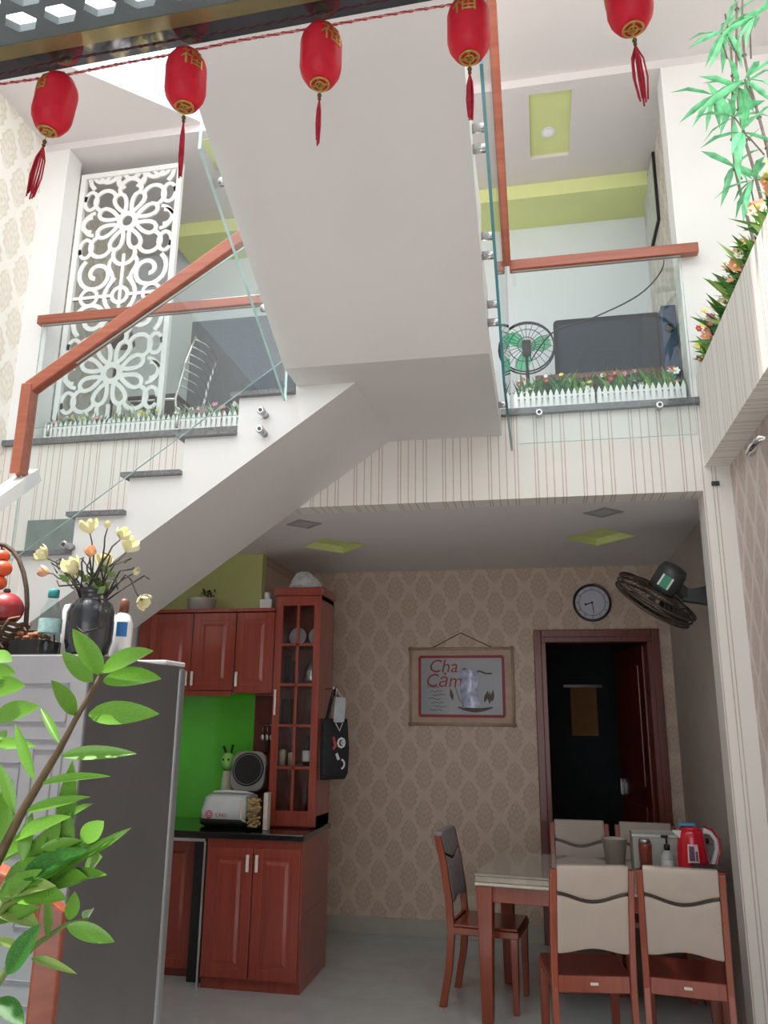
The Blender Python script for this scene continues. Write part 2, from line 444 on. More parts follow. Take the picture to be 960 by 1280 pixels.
MB().prism(poly, 'x', -1.15, -.18).build('upper_flight', stairwhite, st)
# flight below the half landing, falling towards the viewer by the left wall
MB().prism([(3.54, 1.98), (3.54, 2.18), (1.0, .35), (1.0, .0), (.85, 0), (1.1, .2)], 'x', LX, -2.64).build('bottom_flight', stairwhite, st)
MB().bar((-2.62, 3.6, 2.835), (-2.62, 1.2, .82), .09, .07).build('glare_handrail', white, st)  # lower handrail, its overexposed glare put in as white paint

# ------- perforated canopy over the viewer
cz0 = 3.232
cp = thing('ceiling_canopy', None, None); cp['kind'] = 'structure'; cp['label'] = 'perforated grey canopy with an ochre strip overhead'
mirror = mat('dark lacquer', (112, 112, 118), .05, metal=.75, var=.06)
ochre = mat('ochre lacquer', (150, 138, 100), .12, metal=.35, var=.1, scale=6, coat=.5)
MB().box(LX, 1.05, 1.447, 1.503, cz0, cz0+.06).build('edge_strip', mirror, cp)
MB().box(LX, 1.05, 1.408, 1.446, cz0-.003, cz0+.05).build('edge_strip', ochre, cp)
cgrey = mat('canopy grey', (112, 124, 128), .4, var=.05)
mb = MB(); px, py = .104, .062; hr = (.043, .027)
T = .022; z0, z1 = cz0+.0, cz0+T
rows = 16
for j in range(rows):
    cy = 1.355-j*py
    for i in range(-25, 19):
        cx = -.862+(i+(.5 if j % 2 else 0))*px
        if cx < LX+.06 or cx > 1.0: continue
        k = (i*7+j*3) % 4
        inn = [(cx+math.cos(PI/3*q+.0)*hr[0], cy+math.sin(PI/3*q)*hr[1]*1.05) for q in range(6)]
        x0, x1, y0, y1 = cx-px/2, cx+px/2, cy-py/2, cy+py/2
        out = [(x1, cy), (x1, y1), (x0, y1), (x0, cy), (x0, y0), (x1, y0)]
        vs = [(a, b, z0) for a, b in inn]+[(a, b, z0) for a, b in out]+[(a, b, z1) for a, b in inn]+[(a, b, z1) for a, b in out]
        fs = []
        for q in range(6):
            r = (q+1) % 6
            fs += [(q, 6+q, 6+r, r)[::-1], (12+q, 12+r, 18+r, 18+q)[::-1], (q, r, 12+r, 12+q)[::-1]]
        mb.add(vs, fs)
mb.box(LX, 1.05, 1.386, 1.408, z0, z1)
mb.build('perforated_panel', cgrey, cp)
MB().box(LX, 1.05, -2.5, 1.355-(rows-.5)*py, cz0, cz0+.12).build('unseen_ceiling', ceilm, cp)  # unseen slab added behind the perforations to shut out sky light
mb = MB(); mb.box(LX, -1.9, -2.6, -2.5, 0, cz0); mb.box(.95, 1.3, -2.6, -2.5, 0, cz0); mb.box(-1.9, .95, -2.6, -2.5, 2.8, cz0)
pv = Vector((-.7, 1.47, cz0)); cp.matrix_world = Matrix.Translation(pv) @ Matrix.Rotation(-math.atan(.029), 4, 'Y') @ Matrix.Translation(-pv)
struct('wall_front_unseen', mb, white, label='unseen white front wall added to cut light, with a wide opening')  # wall out of view, added to weaken low light from the front

struct('wall_left_pier', MB().box(LX, -3.25, SY, SY+.16, FZ, UZ-.06), white, label='white pier between the left wall and the lace screen')
struct('reflection_panel', MB().box(-3.2, -2.86, SY-.012, SY-.0005, 2.6, 2.81), mat('painted reflection', (120, 132, 130), .08, var=.1, coat=.6), label='small painted reflection panel on the striped wall beside the stair')  # flat grey-green panel standing in for a reflection in the stair glass
# ------- doorway: frame, open leaf, dark room behind
fr = thing('door_1', None, None, (0, 0, 0)); fr['kind'] = 'structure'; fr['label'] = 'dark wooden door frame in the back wall'
mb = MB()
for x0, x1 in ((-.06, .0), (.85, .91)): mb.box(x0, x1, BY-.03, BY-.0005, 0, 2.31)
mb.box(.0, .85, BY-.03, BY-.0005, 2.25, 2.31); mb.build('casing', doorwood, fr, .006)
mb = MB(); mb.box(-.009, .035, BY-.02, BY+.14, 0, 2.21); mb.box(.815, .859, BY-.02, BY+.14, 0, 2.21); mb.box(-.009, .859, BY-.02, BY+.14, 2.21, 2.259); mb.build('jamb', doorwood, fr, .004)
lf = MB(); lf.T = Matrix.Translation((.81, BY+.15, 0)) @ Matrix.Rotation(math.radians(102), 4, 'Z')
lf.box(0, .76, -.02, .02, .01, 2.2)
for z0, z1 in ((.2, .95), (1.1, 2.05)):
    lf.box(.12, .64, -.028, .028, z0, z1)
lf.build('leaf', cabdark, fr, .008)
hd = MB(); hd.T = lf.T; hd.box(.68, .70, .02, .05, 1.0, 1.13); hd.build('handle', steel, fr, .003)
darkw = mat('painted room gloom', (40, 42, 46), .8, var=.1)  # gloom of the unlit room put into the wall colour
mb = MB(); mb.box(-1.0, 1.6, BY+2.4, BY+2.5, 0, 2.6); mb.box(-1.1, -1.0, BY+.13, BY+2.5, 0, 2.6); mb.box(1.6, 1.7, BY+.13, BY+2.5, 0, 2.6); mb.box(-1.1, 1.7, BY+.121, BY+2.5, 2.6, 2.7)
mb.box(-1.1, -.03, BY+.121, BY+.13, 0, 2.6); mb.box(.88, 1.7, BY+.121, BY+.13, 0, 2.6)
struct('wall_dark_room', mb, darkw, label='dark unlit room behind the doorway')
t = thing('blue_quilt_bed', 'low bed with a dark blue cover in the unlit room behind the doorway', 'bed', (.35, BY+1.5, 0))
MB().box(-.6, .6, -.7, .7, 0, .3).build('base', cabdark, t, .01); MB().box(-.62, .62, -.72, .72, .3, .55).build('cover', mat('blue cover', (40, 62, 104), .8), t, .05, 3)
t = thing('hanging_towel', 'dim tan towel hanging on the far wall of the unlit room', 'towel', (.42, BY+2.4, 1.45))
MB().box(-.14, .14, -.025, -.004, 0, .5).build('cloth', mat('tan towel', (160, 112, 66), .9), t, .01); MB().box(-.2, .2, -.02, 0, .5, .53).build('rail', cabdark, t)

# ------- kitchen run
def panel_door(p, x0, x1, z0, z1, y, m, handle=None, hm=satin, hz=(0, .11)):
    """raised panel door facing -y with its front at y"""
    d = MB(); f = .055
    d.box(x0, x1, y+.006, y+.02, z0, z1)
    d.box(x0, x0+f, y, y+.008, z0, z1); d.box(x1-f, x1, y, y+.008, z0, z1); d.box(x0+f, x1-f, y, y+.008, z0, z0+f); d.box(x0+f, x1-f, y, y+.008, z1-f, z1)
    a = .02
    d.add([(x0+f+a, y+.006, z0+f+a), (x1-f-a, y+.006, z0+f+a), (x1-f-a, y+.006, z1-f-a), (x0+f+a, y+.006, z1-f-a),
           (x0+f+a*2, y-.001, z0+f+a*2), (x1-f-a*2, y-.001, z0+f+a*2), (x1-f-a*2, y-.001, z1-f-a*2), (x0+f+a*2, y-.001, z1-f-a*2)],
          [(4, 5, 6, 7), (0, 1, 5, 4), (1, 2, 6, 5), (2, 3, 7, 6), (3, 0, 4, 7)])
    o = d.build('door', m, p, .002)
    if handle is not None:
        h = MB(); h.box(handle-.009, handle+.009, y-.024, y-.014, z0+hz[0], z0+hz[1]+hz[0]); h.box(handle-.005, handle+.005, y-.015, y+.001, z0+hz[0]+.01, z0+hz[0]+.02); h.box(handle-.005, handle+.005, y-.015, y+.001, z0+hz[0]+hz[1]-.02, z0+hz[0]+hz[1]-.01)
        h.build('handle', hm, o, .002)
    return o
def carcass(p, x0, x1, y0, y1, z0, z1, m, name='body'):
    return MB().box(x0, x1, y0, y1, z0, z1).build(name, m, p, .002)
YW = 5.719
# base unit with two doors
t = thing('base_cabinet', 'red brown two door base cabinet under the black worktop', 'cabinet', (0, 0, 0))
b = MB(); b.box(-2.13, -1.5, 5.1, YW, .06, .86); b.box(-2.13, -1.5, 5.12, YW, 0, .06); b.build('body', cabwood, t, .002)
panel_door(t, -2.12, -1.82, .075, .81, 5.08, cabwood, -1.845, hz=(.6, .1)); panel_door(t, -1.81, -1.51, .075, .81, 5.08, cabwood, -1.785, hz=(.6, .1))
MB().box(-1.5, -1.494, 5.13, 5.69, .42, .426).build('side_batten', mat('pale batten', (150, 116, 92), .5), t)
# recessed unit to the left
t = thing('base_cabinet', 'set back base cabinet beside the refrigerator with a black panel for the shaded side gap', 'cabinet', (0, 0, 0))
b = MB(); b.box(-2.87, -2.26, 5.3, YW, .0, .86); b.build('body', cabdark, t, .002)
panel_door(t, -2.86, -2.58, .05, .82, 5.28, cabwood); panel_door(t, -2.57, -2.28, .05, .82, 5.28, cabwood)
b = MB(); b.box(-2.26, -2.131, 5.2, YW, 0, .859); b.build('shade_panel', blackp, t)  # black panel standing in for shadow beside the neighbouring unit
b = MB(); b.box(-2.152, -2.138, 5.095, 5.11, 0, .85); b.box(-2.5, -2.138, 5.075, 5.09, .838, .856); b.build('edge_trim', chrome, t)
# worktop
tag(MB().box(-2.87, -1.485, 5.06, YW, .861, .9).build('worktop', blackgr, None, .006), 'glossy black granite worktop on the base cabinets', 'worktop')
tag(MB().box(-2.87, -2.08, YW-.012, YW-.0005, .901, 1.77).build('splashback', greenglass), 'glossy bright green glass splashback behind the worktop', 'splashback')
tag(MB().box(-2.079, -1.8335, YW-.015, YW-.0005, .901, 1.76).build('back_panel', cabdark), 'dark red wooden back panel behind the rice cooker', 'panel')
# wall cabinets
t = thing('wall_cabinet', 'two door red brown wall cabinet cut off by the stair above the refrigerator', 'cabinet')
carcass(t, -2.869, -2.125, 5.385, YW, 1.78, 2.33, cabwood); MB().box(-2.869, -2.79, 5.37, 5.384, 1.78, 2.33).build('filler', cabwood, t)
panel_door(t, -2.785, -2.455, 1.785, 2.325, 5.365, cabwood, -2.475, hz=(.03, .1)); panel_door(t, -2.45, -2.128, 1.785, 2.325, 5.365, cabwood, -2.43, hz=(.03, .1))
MB().box(-2.6, -2.14, 5.375, 5.395, 1.745, 1.779).build('light_rail', cabwood, t, .002)
MB().box(-2.869, -2.125, 5.35, YW, 2.331, 2.355).build('cornice', cabwood, t, .004)
t = thing('wall_cabinet', 'single door red brown wall cabinet next to the tall glazed cabinet', 'cabinet')
carcass(t, -2.123, -1.838, 5.385, YW, 1.765, 2.33, cabwood)
panel_door(t, -2.12, -1.842, 1.77, 2.325, 5.365, cabwood, -2.1, hz=(.04, .1))
MB().box(-2.123, -1.838, 5.35, YW, 2.331, 2.355).build('cornice', cabwood, t, .004)
# tall glazed cabinet
t = thing('glazed_cabinet', 'tall narrow red brown cabinet with ten small glass panes', 'cabinet')
b = MB(); x0, x1, y0, y1, z0, z1 = -1.832, -1.505, 5.39, YW, .902, 2.44
b.box(x0, x0+.018, y0, y1, z0, z1); b.box(x1-.018, x1, y0, y1, z0, z1); b.box(x0, x1, y1-.012, y1, z0, z1); b.box(x0, x1, y0, y1, z0, z0+.07); b.box(x0, x1, y0, y1, z1-.03, z1)
b.build('body', cabwood, t, .002)
MB().box(x0-.02, x1+.02, y0-.035, y1, z1, z1+.06).build('cornice', cabwood, t, .01)
gz0, gz1 = .985, 2.4
d = MB(); d.box(x0, x0+.05, y0-.022, y0-.001, z0+.01, z1-.002); d.box(x1-.05, x1, y0-.022, y0-.001, z0+.01, z1-.002); d.box(x0+.05, x1-.05, y0-.022, y0-.001, z0+.01, gz0+.02); d.box(x0+.05, x1-.05, y0-.022, y0-.001, gz1-.03, z1-.002)
dr = d.build('door', cabwood, t, .002)
hh = (gz1-.03-gz0-.02)/5
m = MB(); xm = (x0+x1)/2; m.box(xm-.009, xm+.009, y0-.02, y0-.004, gz0+.02, gz1-.03)
for k in range(1, 5): m.box(x0+.05, x1-.05, y0-.02, y0-.004, gz0+.02+k*hh-.009, gz0+.02+k*hh+.009)
m.build('glazing_bar', cabwood, dr)
for k in range(5):
    for xa, xb in ((x0+.048, xm-.005), (xm+.005, x1-.048)):
        MB().box(xa, xb, y0-.012, y0-.009, gz0+.02+k*hh+.007, gz0+.02+(k+1)*hh-.007).build('pane', paneg, dr)
h = MB(); h.box(x0+.016, x0+.03, y0-.045, y0-.035, 1.62, 1.79); h.box(x0+.02, x0+.026, y0-.036, y0-.02, 1.63, 1.64); h.box(x0+.02, x0+.026, y0-.036, y0-.02, 1.77, 1.78); h.build('handle', satin, dr, .002)
shz = [gz0+.02+k*hh for k in range(1, 5)]
for z in shz: MB().box(x0+.019, x1-.019, y0+.01, y1-.013, z-.008, z+.008).build('shelf', cabdark, t)
china = mat('white china', (226, 226, 230), .2, var=.03, coat=.4); glassy = glass('tumbler glass', (.9, .93, .95), 1.5)
def plate(x, y, z, r, tilt, label):
    o = MB().lathe([(r*.5, 0), (r*.6, .004), (r, .014), (r*.98, .017), (r*.58, .008), (r*.3, .007)], 24).build('plate', china); o.location = (x, y, z); o.rotation_euler = (PI/2-tilt, 0, 0)
    return tag(o, label, 'plate', 'plates in the glazed cabinet')
plate(-1.742, 5.62, shz[3]+.078, .066, .12, 'round white plate upright behind the top left pane of the glazed cabinet')
plate(-1.596, 5.63, shz[3]+.08, .068, .12, 'round white plate upright behind the top right pane of the glazed cabinet')
o = MB().lathe([(.02, 0), (.03, .01), (.032, .07), (.029, .07), (.027, .012)], 16).build('cup', china); o.location = (-1.56, 5.48, shz[3]+.009); tag(o, 'small white cup on the top shelf of the glazed cabinet', 'cup')
for i, (x, h) in enumerate(((-1.775, .2), (-1.72, .16))):
    o = MB().lathe([(.022, 0), (.026, h), (.024, h), (.02, .006)], 14).build('tumbler', glassy); o.location = (x, 5.5, shz[2]+.009); tag(o, ('taller' if i == 0 else 'shorter')+' clear tumbler on the second shelf of the glazed cabinet', 'glass', 'tumblers in the glazed cabinet')
o = MB().lathe([(.05, 0), (.062, .02), (.05, .11), (.02, .15), (.02, .17)], 18).build('steel_jug', steel); o.location = (-1.61, 5.54, shz[2]+.009); tag(o, 'shiny steel jug on the second shelf of the glazed cabinet', 'jug')
for i, x in enumerate((-1.775, -1.71)):
    o = MB().lathe([(.026, 0), (.03, .17), (.028, .17), (.024, .006)], 14).build('tumbler', glassy); o.location = (x, 5.48, shz[1]+.009); tag(o, ('clear tumbler on the middle shelf beside the cabinet side', 'clear tumbler on the middle shelf beside the storage jar')[i], 'glass', 'tumblers in the glazed cabinet middle')
o = MB().lathe([(.04, 0), (.045, .18), (.03, .2), (.03, .22)], 16).build('storage_jar', glassy); o.location = (-1.6, 5.5, shz[1]+.009); tag(o, 'clear storage jar on the middle shelf of the glazed cabinet', 'jar')
def small_jar(x, y, z, c, r, h, label):
    t = thing('spice_jar', label, 'jar', (x, y, z)); MB().lathe([(r, 0), (r, h*.8), (r*.8, h*.88)], 14).build('body', c, t); MB().lathe([(r*.85, h*.88), (r*.85, h)], 14).build('lid', blackp, t)
small_jar(-1.775, 5.46, shz[0]+.009, mat('beige spice', (196, 184, 160), .5), .024, .12, 'pale spice jar at the left of the fourth shelf')
small_jar(-1.71, 5.46, shz[0]+.009, mat('cream spice', (206, 188, 150), .5), .024, .1, 'cream spice jar in the middle of the fourth shelf')
t = thing('sauce_bottle', 'dark sauce bottle with a white label in the glazed cabinet', 'bottle', (-1.6, 5.47, shz[0]+.009))
MB().lathe([(.036, 0), (.036, .12), (.014, .17), (.014, .2)], 16).build('body', blackp, t); MB().lathe([(.0365, .03), (.0365, .1)], 16, capb=False, capt=False).build('label_band', china, t)
o = MB().lathe([(.02, 0), (.032, .02), (.036, .1), (.02, .17), (.014, .2)], 14).build('ornament_vase', mat('maroon glaze', (90, 40, 40), .3)); o.location = (-1.62, 5.5, .973); tag(o, 'dark maroon bottle on the floor of the glazed cabinet', 'bottle')
# things on the cabinets
t = thing('plastic_bundle', 'crumpled white plastic bundle on top of the tall glazed cabinet', 'bundle', (-1.69, 5.56, 2.5))
b = MB(); N = 16
for i, (r, z) in enumerate(((.115, 0), (.12, .04), (.095, .09), (.05, .13), (.02, .145))):
    pass
vs = []; fs = []
pr_ = ((.112, 0), (.118, .035), (.1, .08), (.06, .12), (.028, .14))
for i, (r, z) in enumerate(pr_):
    for k in range(N): a = 2*PI*k/N; q = r*(1+.13*math.sin(k*5.1+i*1.7)); vs.append((q*math.cos(a), q*.8*math.sin(a), z+.01*math.sin(k*3.3+i) * (i > 0)))
for i in range(4):
    for k in range(N): q = (k+1) % N; fs.append((i*N+k, i*N+q, i*N+N+q, i*N+N+k))
fs += [tuple(range(N))[::-1], tuple(range(4*N, 5*N))]
b.add(vs, fs); b.build('bag', mat('white film', (206, 208, 212), .3, var=.12, scale=30, coat=.3), t)
t = thing('white_bottle_box', 'small white box with a round cap on the single wall cabinet', 'box', (-1.94, 5.47, 2.356)); MB().box(-.045, .045, -.035, .035, 0, .075).build('box', whitep, t, .004); MB().lathe([(.022, .075), (.022, .12), (.017, .128)], 14).build('cap', whitep, t)
t = thing('steel_pot', 'silver cooking pot holding dark greens on the two door wall cabinet', 'pot', (-2.47, 5.52, 2.356)); MB().lathe([(.085, 0), (.1, .01), (.105, .09), (.112, .095)], 22).build('bowl', mat('pale enamel', (206, 204, 204), .35, .2, var=.05), t)
b = MB(); random.seed(3)
for i in range(60):
    a = random.uniform(0, 6.28); r = random.uniform(0, .06); p = V3(r*math.cos(a)+.05, r*math.sin(a), .1+random.uniform(0, .05)); d = V3(random.uniform(-1, 1), random.uniform(-1, 1), random.uniform(0, 1)).normalized()*.03; s = d.cross(V3(0, 0, 1)).normalized()*.009
    b.add([p, p+d*.5+s, p+d, p+d*.5-s], [(0, 1, 2, 3)])
b.build('greens', mat('dark greens', (58, 60, 48), .7), t); t.children[-1]['kind'] = 'stuff'
# rice cooker with an open lid
t = thing('rice_cooker', 'white rice cooker with its round grey lid open on the worktop', 'rice cooker', (-2.1, 5.4, .901))
def rrect(w, h, r, n=4, cx=0, cy=0):
    o = []
    for sx, sy, a0 in ((1, 1, 0), (-1, 1, PI/2), (-1, -1, PI), (1, -1, 1.5*PI)):
        for i in range(n+1): a = a0+PI/2*i/n; o.append((cx+sx*(w/2-r)+r*math.cos(a), cy+sy*(h/2-r)+r*math.sin(a)))
    return o
vs = []; fs = []; prof = ((.3, .24, .0), (.35, .28, .02), (.35, .28, .1), (.31, .25, .185), (.27, .21, .2))
for w_, d_, z in prof: vs += [(a, b_, z) for a, b_ in rrect(w_, d_, .06)]
n = len(vs)//len(prof)
for i in range(len(prof)-1):
    for k in range(n): q = (k+1) % n; fs.append((i*n+k, i*n+q, i*n+n+q, i*n+n+k))
fs += [tuple(range(n))[::-1], tuple(range((len(prof)-1)*n, len(prof)*n))]
b = MB(); b.add(vs, fs, 0, True); b.build('body', mat('cooker white', (214, 220, 224), .3, var=.04, coat=.3), t)
vs = []; fs = []
for w_, d_, z in ((.302, .242, -.0), (.356, .286, .015), (.356, .286, .05), (.352, .282, .052)): vs += [(a, b_, z) for a, b_ in rrect(w_, d_, .06)]
for i in range(3):
    for k in range(n): q = (k+1) % n; fs.append((i*n+k, i*n+q, i*n+n+q, i*n+n+k))
b = MB(); b.add(vs, fs, 0, True); b.build('base', blackp, t)
ld = MB(); ld.T = Matrix.Translation((.06, .11, .2)) @ Matrix.Rotation(math.radians(-12), 4, 'X')
ld.prism(rrect(.25, .27, .07, 4, 0, .14), 'y', -.02, .03)
lid = ld.build('lid', mat('cooker grey', (150, 148, 146), .35, var=.05), t, .008)
ld2 = MB(); ld2.T = ld.T @ Matrix.Translation((0, -.02, .15)) @ Matrix.Rotation(PI/2, 4, 'X')
ld2.lathe([(.105, 0), (.11, .006), (.1, .012), (.095, .004), (.02, .003)], 28); ld2.build('inner_lid', mat('lid metal', (112, 112, 110), .3, .5), lid)
ld3 = MB(); ld3.T = ld2.T; ld3.lathe([(.113, -.001), (.113, .008), (.107, .009)], 28); ld3.build('gasket', blackp, lid)
cp2 = MB(); cp2.T = Matrix.Translation((-.02, -.128, .128)) @ Matrix.Rotation(math.radians(-12), 4, 'X')
rr = mat('cooker red', (206, 44, 54), .4); bl = mat('cooker black', (26, 28, 34), .4)
text('brand_mark', 'CAKE', .032, rr, t, (-.015, -.1415, .075), (PI/2, 0, 0)); 
b = MB()
b.ribbon(arc(-.1, .08, .022, 0, 2*PI, 14), .006, -.1425, -.1405); b.ribbon([(-.118, .062), (-.1, .054), (-.082, .062)], .006, -.1425, -.1405); b.ribbon(arc(-.1, .08, .011, 0, 2*PI, 10), .005, -.1425, -.1405)
b.build('emblem', rr, t)
b = MB()
for x, w_ in ((-.05, .018), (-.02, .03), (.015, .02), (.07, .032), (.1, .014)):
    b.add([(x-w_/2, -.1315, .14), (x+w_/2, -.1315, .14), (x+w_/2, -.1275, .165), (x-w_/2, -.1275, .165)], [(0, 1, 2, 3)])
b.build('buttons', bl, t)['kind'] = 'stuff'
MB().tube([(-.13, -.02, .2), (-.1, -.06, .215), (0, -.08, .222), (.12, -.06, .215), (.15, 0, .2)], .008, 8).build('carry_handle', whitep, t)
# snack jar
t = thing('snack_jar', 'clear handled jar full of tan snacks in front of the rice cooker', 'jar', (-1.868, 5.2, .901))
MB().lathe([(.044, 0), (.05, .01), (.056, .2), (.052, .205), (.048, .015), (.0, .012)], 20, capt=False).build('jar', glass('jar plastic', (.93, .92, .88), 1.4), t)
b = MB(); random.seed(8)
for i in range(150):
    a = random.uniform(0, 6.28); r = .039*math.sqrt(random.random()); z = random.uniform(.02, .19); b.ball((r*math.cos(a), r*math.sin(a), z), (random.uniform(.009, .014), random.uniform(.009, .014), random.uniform(.005, .009)), 6, 4, random.choice((0, 0, 0, 1)))
o = b.build('snacks', [mat('tan snack', (222, 200, 146), .7, var=.2), mat('brown snack', (196, 146, 90), .7)], t); o['kind'] = 'stuff'
MB().tube([(-.05, -.02, .185), (-.075, -.03, .18), (-.08, -.032, .07), (-.046, -.02, .05)], .007, 8).build('handle', mat('pale handle', (212, 204, 184), .4), t)
# tall foil box
tag(MB().box(-1.805, -1.775, 5.2, 5.26, .901, 1.13).build('foil_box', mat('foil box', (206, 196, 188), .5, var=.08, scale=40), None, .003), 'narrow upright white carton leaning by the glazed cabinet', 'carton')
# small plush figure behind the cooker
t = thing('plush_figure', 'small white and green plush figure with black antennae behind the rice cooker', 'toy', (-2.23, 5.62, .901))
b = MB(); b.lathe([(.04, 0), (.05, .05), (.042, .2), (.03, .33)], 14); b.build('body', mat('plush pale', (204, 206, 186), .9), t)
MB().ball((0, 0, .4), (.05, .045, .06)).build('head', mat('plush green', (150, 214, 110), .9), t)
b = MB(); b.tube([(-.015, 0, .44), (-.04, 0, .5)], .009); b.tube([(.015, 0, .44), (.03, 0, .51)], .009); b.ball((-.02, -.042, .41), .008, 8, 6); b.ball((.018, -.042, .41), .008, 8, 6); b.build('antennae_and_eyes', blackp, t)
# hanging ladles + pan lid on the back panel
t = thing('ladle_rack', 'rack of hanging steel ladles on the dark back panel', 'utensils', (-1.93, YW-.016, 1.55))
MB().tube([(-.09, -.02, .0), (.08, -.02, 0)], .005).build('rod', steel, t)
for k in range(5):
    x = -.07+k*.034
    b = MB(); b.tube([(x, -.025, 0), (x, -.025, -.06)], .003, 6); b.ball((x, -.03, -.085), (.016, .008, .026), 10, 7); b.build('ladle', steel, t)
t = thing('copper_pan', 'reddish brown pan hanging below the ladle rack', 'pan', (-1.97, YW-.02, 1.24))
b = MB(); b.T = Matrix.Rotation(PI/2, 4, 'X'); b.lathe([(.11, 0), (.13, .03), (.127, .03), (.108, .004)], 24); b.build('dish', mat('pan red', (140, 62, 40), .35, .2), t); MB().box(-.012, .012, -.02, -.008, .11, .2).build('handle', blackp, t)
# black tote bag on the side of the tall cabinet
t = thing('tote_bag', 'black tote bag with white and red print hanging on the glazed cabinet side', 'bag', (-1.45, 5.53, 1.2), math.radians(-38))
vs = []; fs = []; PR = ((.0, .2, .03), (.04, .22, .055), (.2, .23, .06), (.36, .22, .04), (.4, .22, .03))
for z, w_, d_ in PR: vs += [(.012+d_/2+a, b_, z) for a, b_ in rrect(d_, w_, d_*.4)]
n = len(vs)//len(PR)
for i in range(len(PR)-1):
    for k in range(n): q = (k+1) % n; fs.append((i*n+k, i*n+q, i*n+n+q, i*n+n+k))
fs += [tuple(range(n))[::-1], tuple(range((len(PR)-1)*n, len(PR)*n))]
b = MB(); b.add(vs, fs, 0, True); b.build('bag', mat('black cloth', (36, 37, 40), .85, var=.2, scale=60, bmp=.1), t)
b = MB()
for s in (0, .02): b.tube([(.02+s, -.07, .38), (.016+s, -.03, .52), (.008+s, 0, .6), (.016+s, .03, .52), (.02+s, .07, .38)], .006, 6)
b.build('straps', mat('black strap', (30, 30, 32), .8), t)
b = MB(); b.T = Matrix.Translation((.075, .01, 0)) @ Matrix.Rotation(PI/2, 4, 'Z')
wh = 0
b.ribbon(arc(.02, .24, .03, 0, 2*PI, 8), .014, -.002, .002, 0); b.ribbon(arc(.03, .24, .012, 0, 2*PI, 6), .01, -.002, .002, 0); b.ribbon([(-.05, .28), (-.03, .22), (-.05, .2)], .02, -.002, .002, 1); b.ribbon([(-.02, .17), (.0, .13)], .02, -.002, .002, 0); b.ribbon(arc(.02, .1, .03, -1.4, 1.4, 6), .012, -.002, .002, 0)
b.build('print', [china, mat('print red', (180, 70, 64), .6)], t)
hk = MB(); hk.tube([(-.044, -.03, .6), (.012, 0, .6), (.016, 0, .62)], .005); hk.build('hook', chrome, t)
t = thing('face_mask', 'pale grey face mask hanging with the black tote bag', 'mask', (-1.385, 5.47, 1.64), math.radians(-38)); b = MB(); b.T = Matrix.Rotation(.1, 4, 'Y')
b.prism(rrect(.09, .17, .012, 2, 0, .02), 'x', 0, .012); b.build('cloth', mat('mask grey', (178, 184, 190), .8), t, .003)
MB().tube([(.0, -.03, .08), (-.02, -.01, .16), (.0, .03, .1)], .003, 6).build('ear_loop', whitep, t); MB().tube([(.005, -.03, -.07), (.012, 0, -.12), (.005, .03, -.07)], .003, 6).build('ear_loop', whitep, t)

# ------- back wall: clock, picture
t = thing('wall_clock', 'round wall clock with a black rim and white face above the doorway', 'clock', (.415, BY-.0005, 2.525), 0)
def onw(): b = MB(); b.T = Matrix.Rotation(PI/2, 4, 'X'); return b
b = onw(); b.lathe([(.15, 0), (.153, .02), (.148, .036), (.136, .036), (.132, .018)], 40, capt=False); b.build('rim', mat('clock rim', (22, 16, 18), .3, coat=.3), t)
onw().lathe([(.134, .0), (.134, .016)], 40).build('face', mat('clock face', (196, 196, 208), .4, var=.02), t)
b = MB(); b.ribbon(arc(0, 0, .104, 0, 2*PI, 40), .003, -.018, -.0165)
for k in range(60):
    a = 2*PI*k/60; b.ribbon([(math.sin(a)*.097, math.cos(a)*.097), (math.sin(a)*.104, math.cos(a)*.104)], .002 if k % 5 else .004, -.018, -.0165)
b.build('dial_marks', mat('clock ink', (60, 62, 80), .5), t)
for k in range(1, 13):
    a = 2*PI*k/12; text('numeral', str(k), .026, MATS['clock ink'], t, (math.sin(a)*.118, -.0172, math.cos(a)*.118))
b = MB(); a = math.radians(255); b.ribbon([(0, 0), (math.sin(a)*.05, math.cos(a)*.05)], .007, -.022, -.02); b.ribbon(arc(math.sin(a)*.052, math.cos(a)*.052, .006, 0, 2*PI, 8), .008, -.022, -.02); b.ribbon(arc(0, 0, .005, 0, 2*PI, 8), .01, -.022, -.02); b.build('hour_hand', blackp, t)
b = MB(); a = math.radians(174); b.ribbon([(0, 0), (math.sin(a)*.085, math.cos(a)*.085)], .005, -.025, -.023); b.build('minute_hand', blackp, t)

t = thing('framed_print', 'framed calligraphy print with a red border hung on a cord', 'picture', (-.65, BY-.0005, 1.865))
W, Hh = .83, .6
bam = mat('pale bamboo', (176, 152, 128), .5, var=.1, scale=30)
b = MB(); b.box(-W/2, W/2, -.014, 0, -Hh/2, Hh/2); b.build('mount', mat('mount board', (184, 158, 140), .6), t)
b = MB()
for x in (-W/2, W/2): b.tube([(x, -.014, -Hh/2-.02), (x, -.014, Hh/2+.02)], .011, 8)
for z in (-Hh/2, Hh/2): b.tube([(-W/2-.02, -.014, z), (W/2+.02, -.014, z)], .011, 8)
b.build('frame', bam, t)
pw, ph = .68, .47
rb = mat('red border', (150, 40, 44), .5)
b = MB()
for x in (-pw/2, pw/2): b.box(x-.011, x+.011, -.017, -.014, -ph/2, ph/2)
for z in (-ph/2, ph/2): b.box(-pw/2, pw/2, -.017, -.014, z-.011, z+.011)
b.build('border', rb, t)
MB().box(-pw/2+.011, pw/2-.011, -.016, -.014, -ph/2+.011, ph/2-.011).build('paper', mat('print paper', (150, 150, 155), .4, var=.05, scale=5, coat=.3), t)
text('calligraphy', 'Cha', .15, rb, t, (-.15, -.017, .155), shear=.2); text('calligraphy', 'Cảm.', .15, rb, t, (-.13, -.017, .04), shear=.2)
b = MB(); ink = mat('ink', (50, 46, 48), .6); random.seed(5)
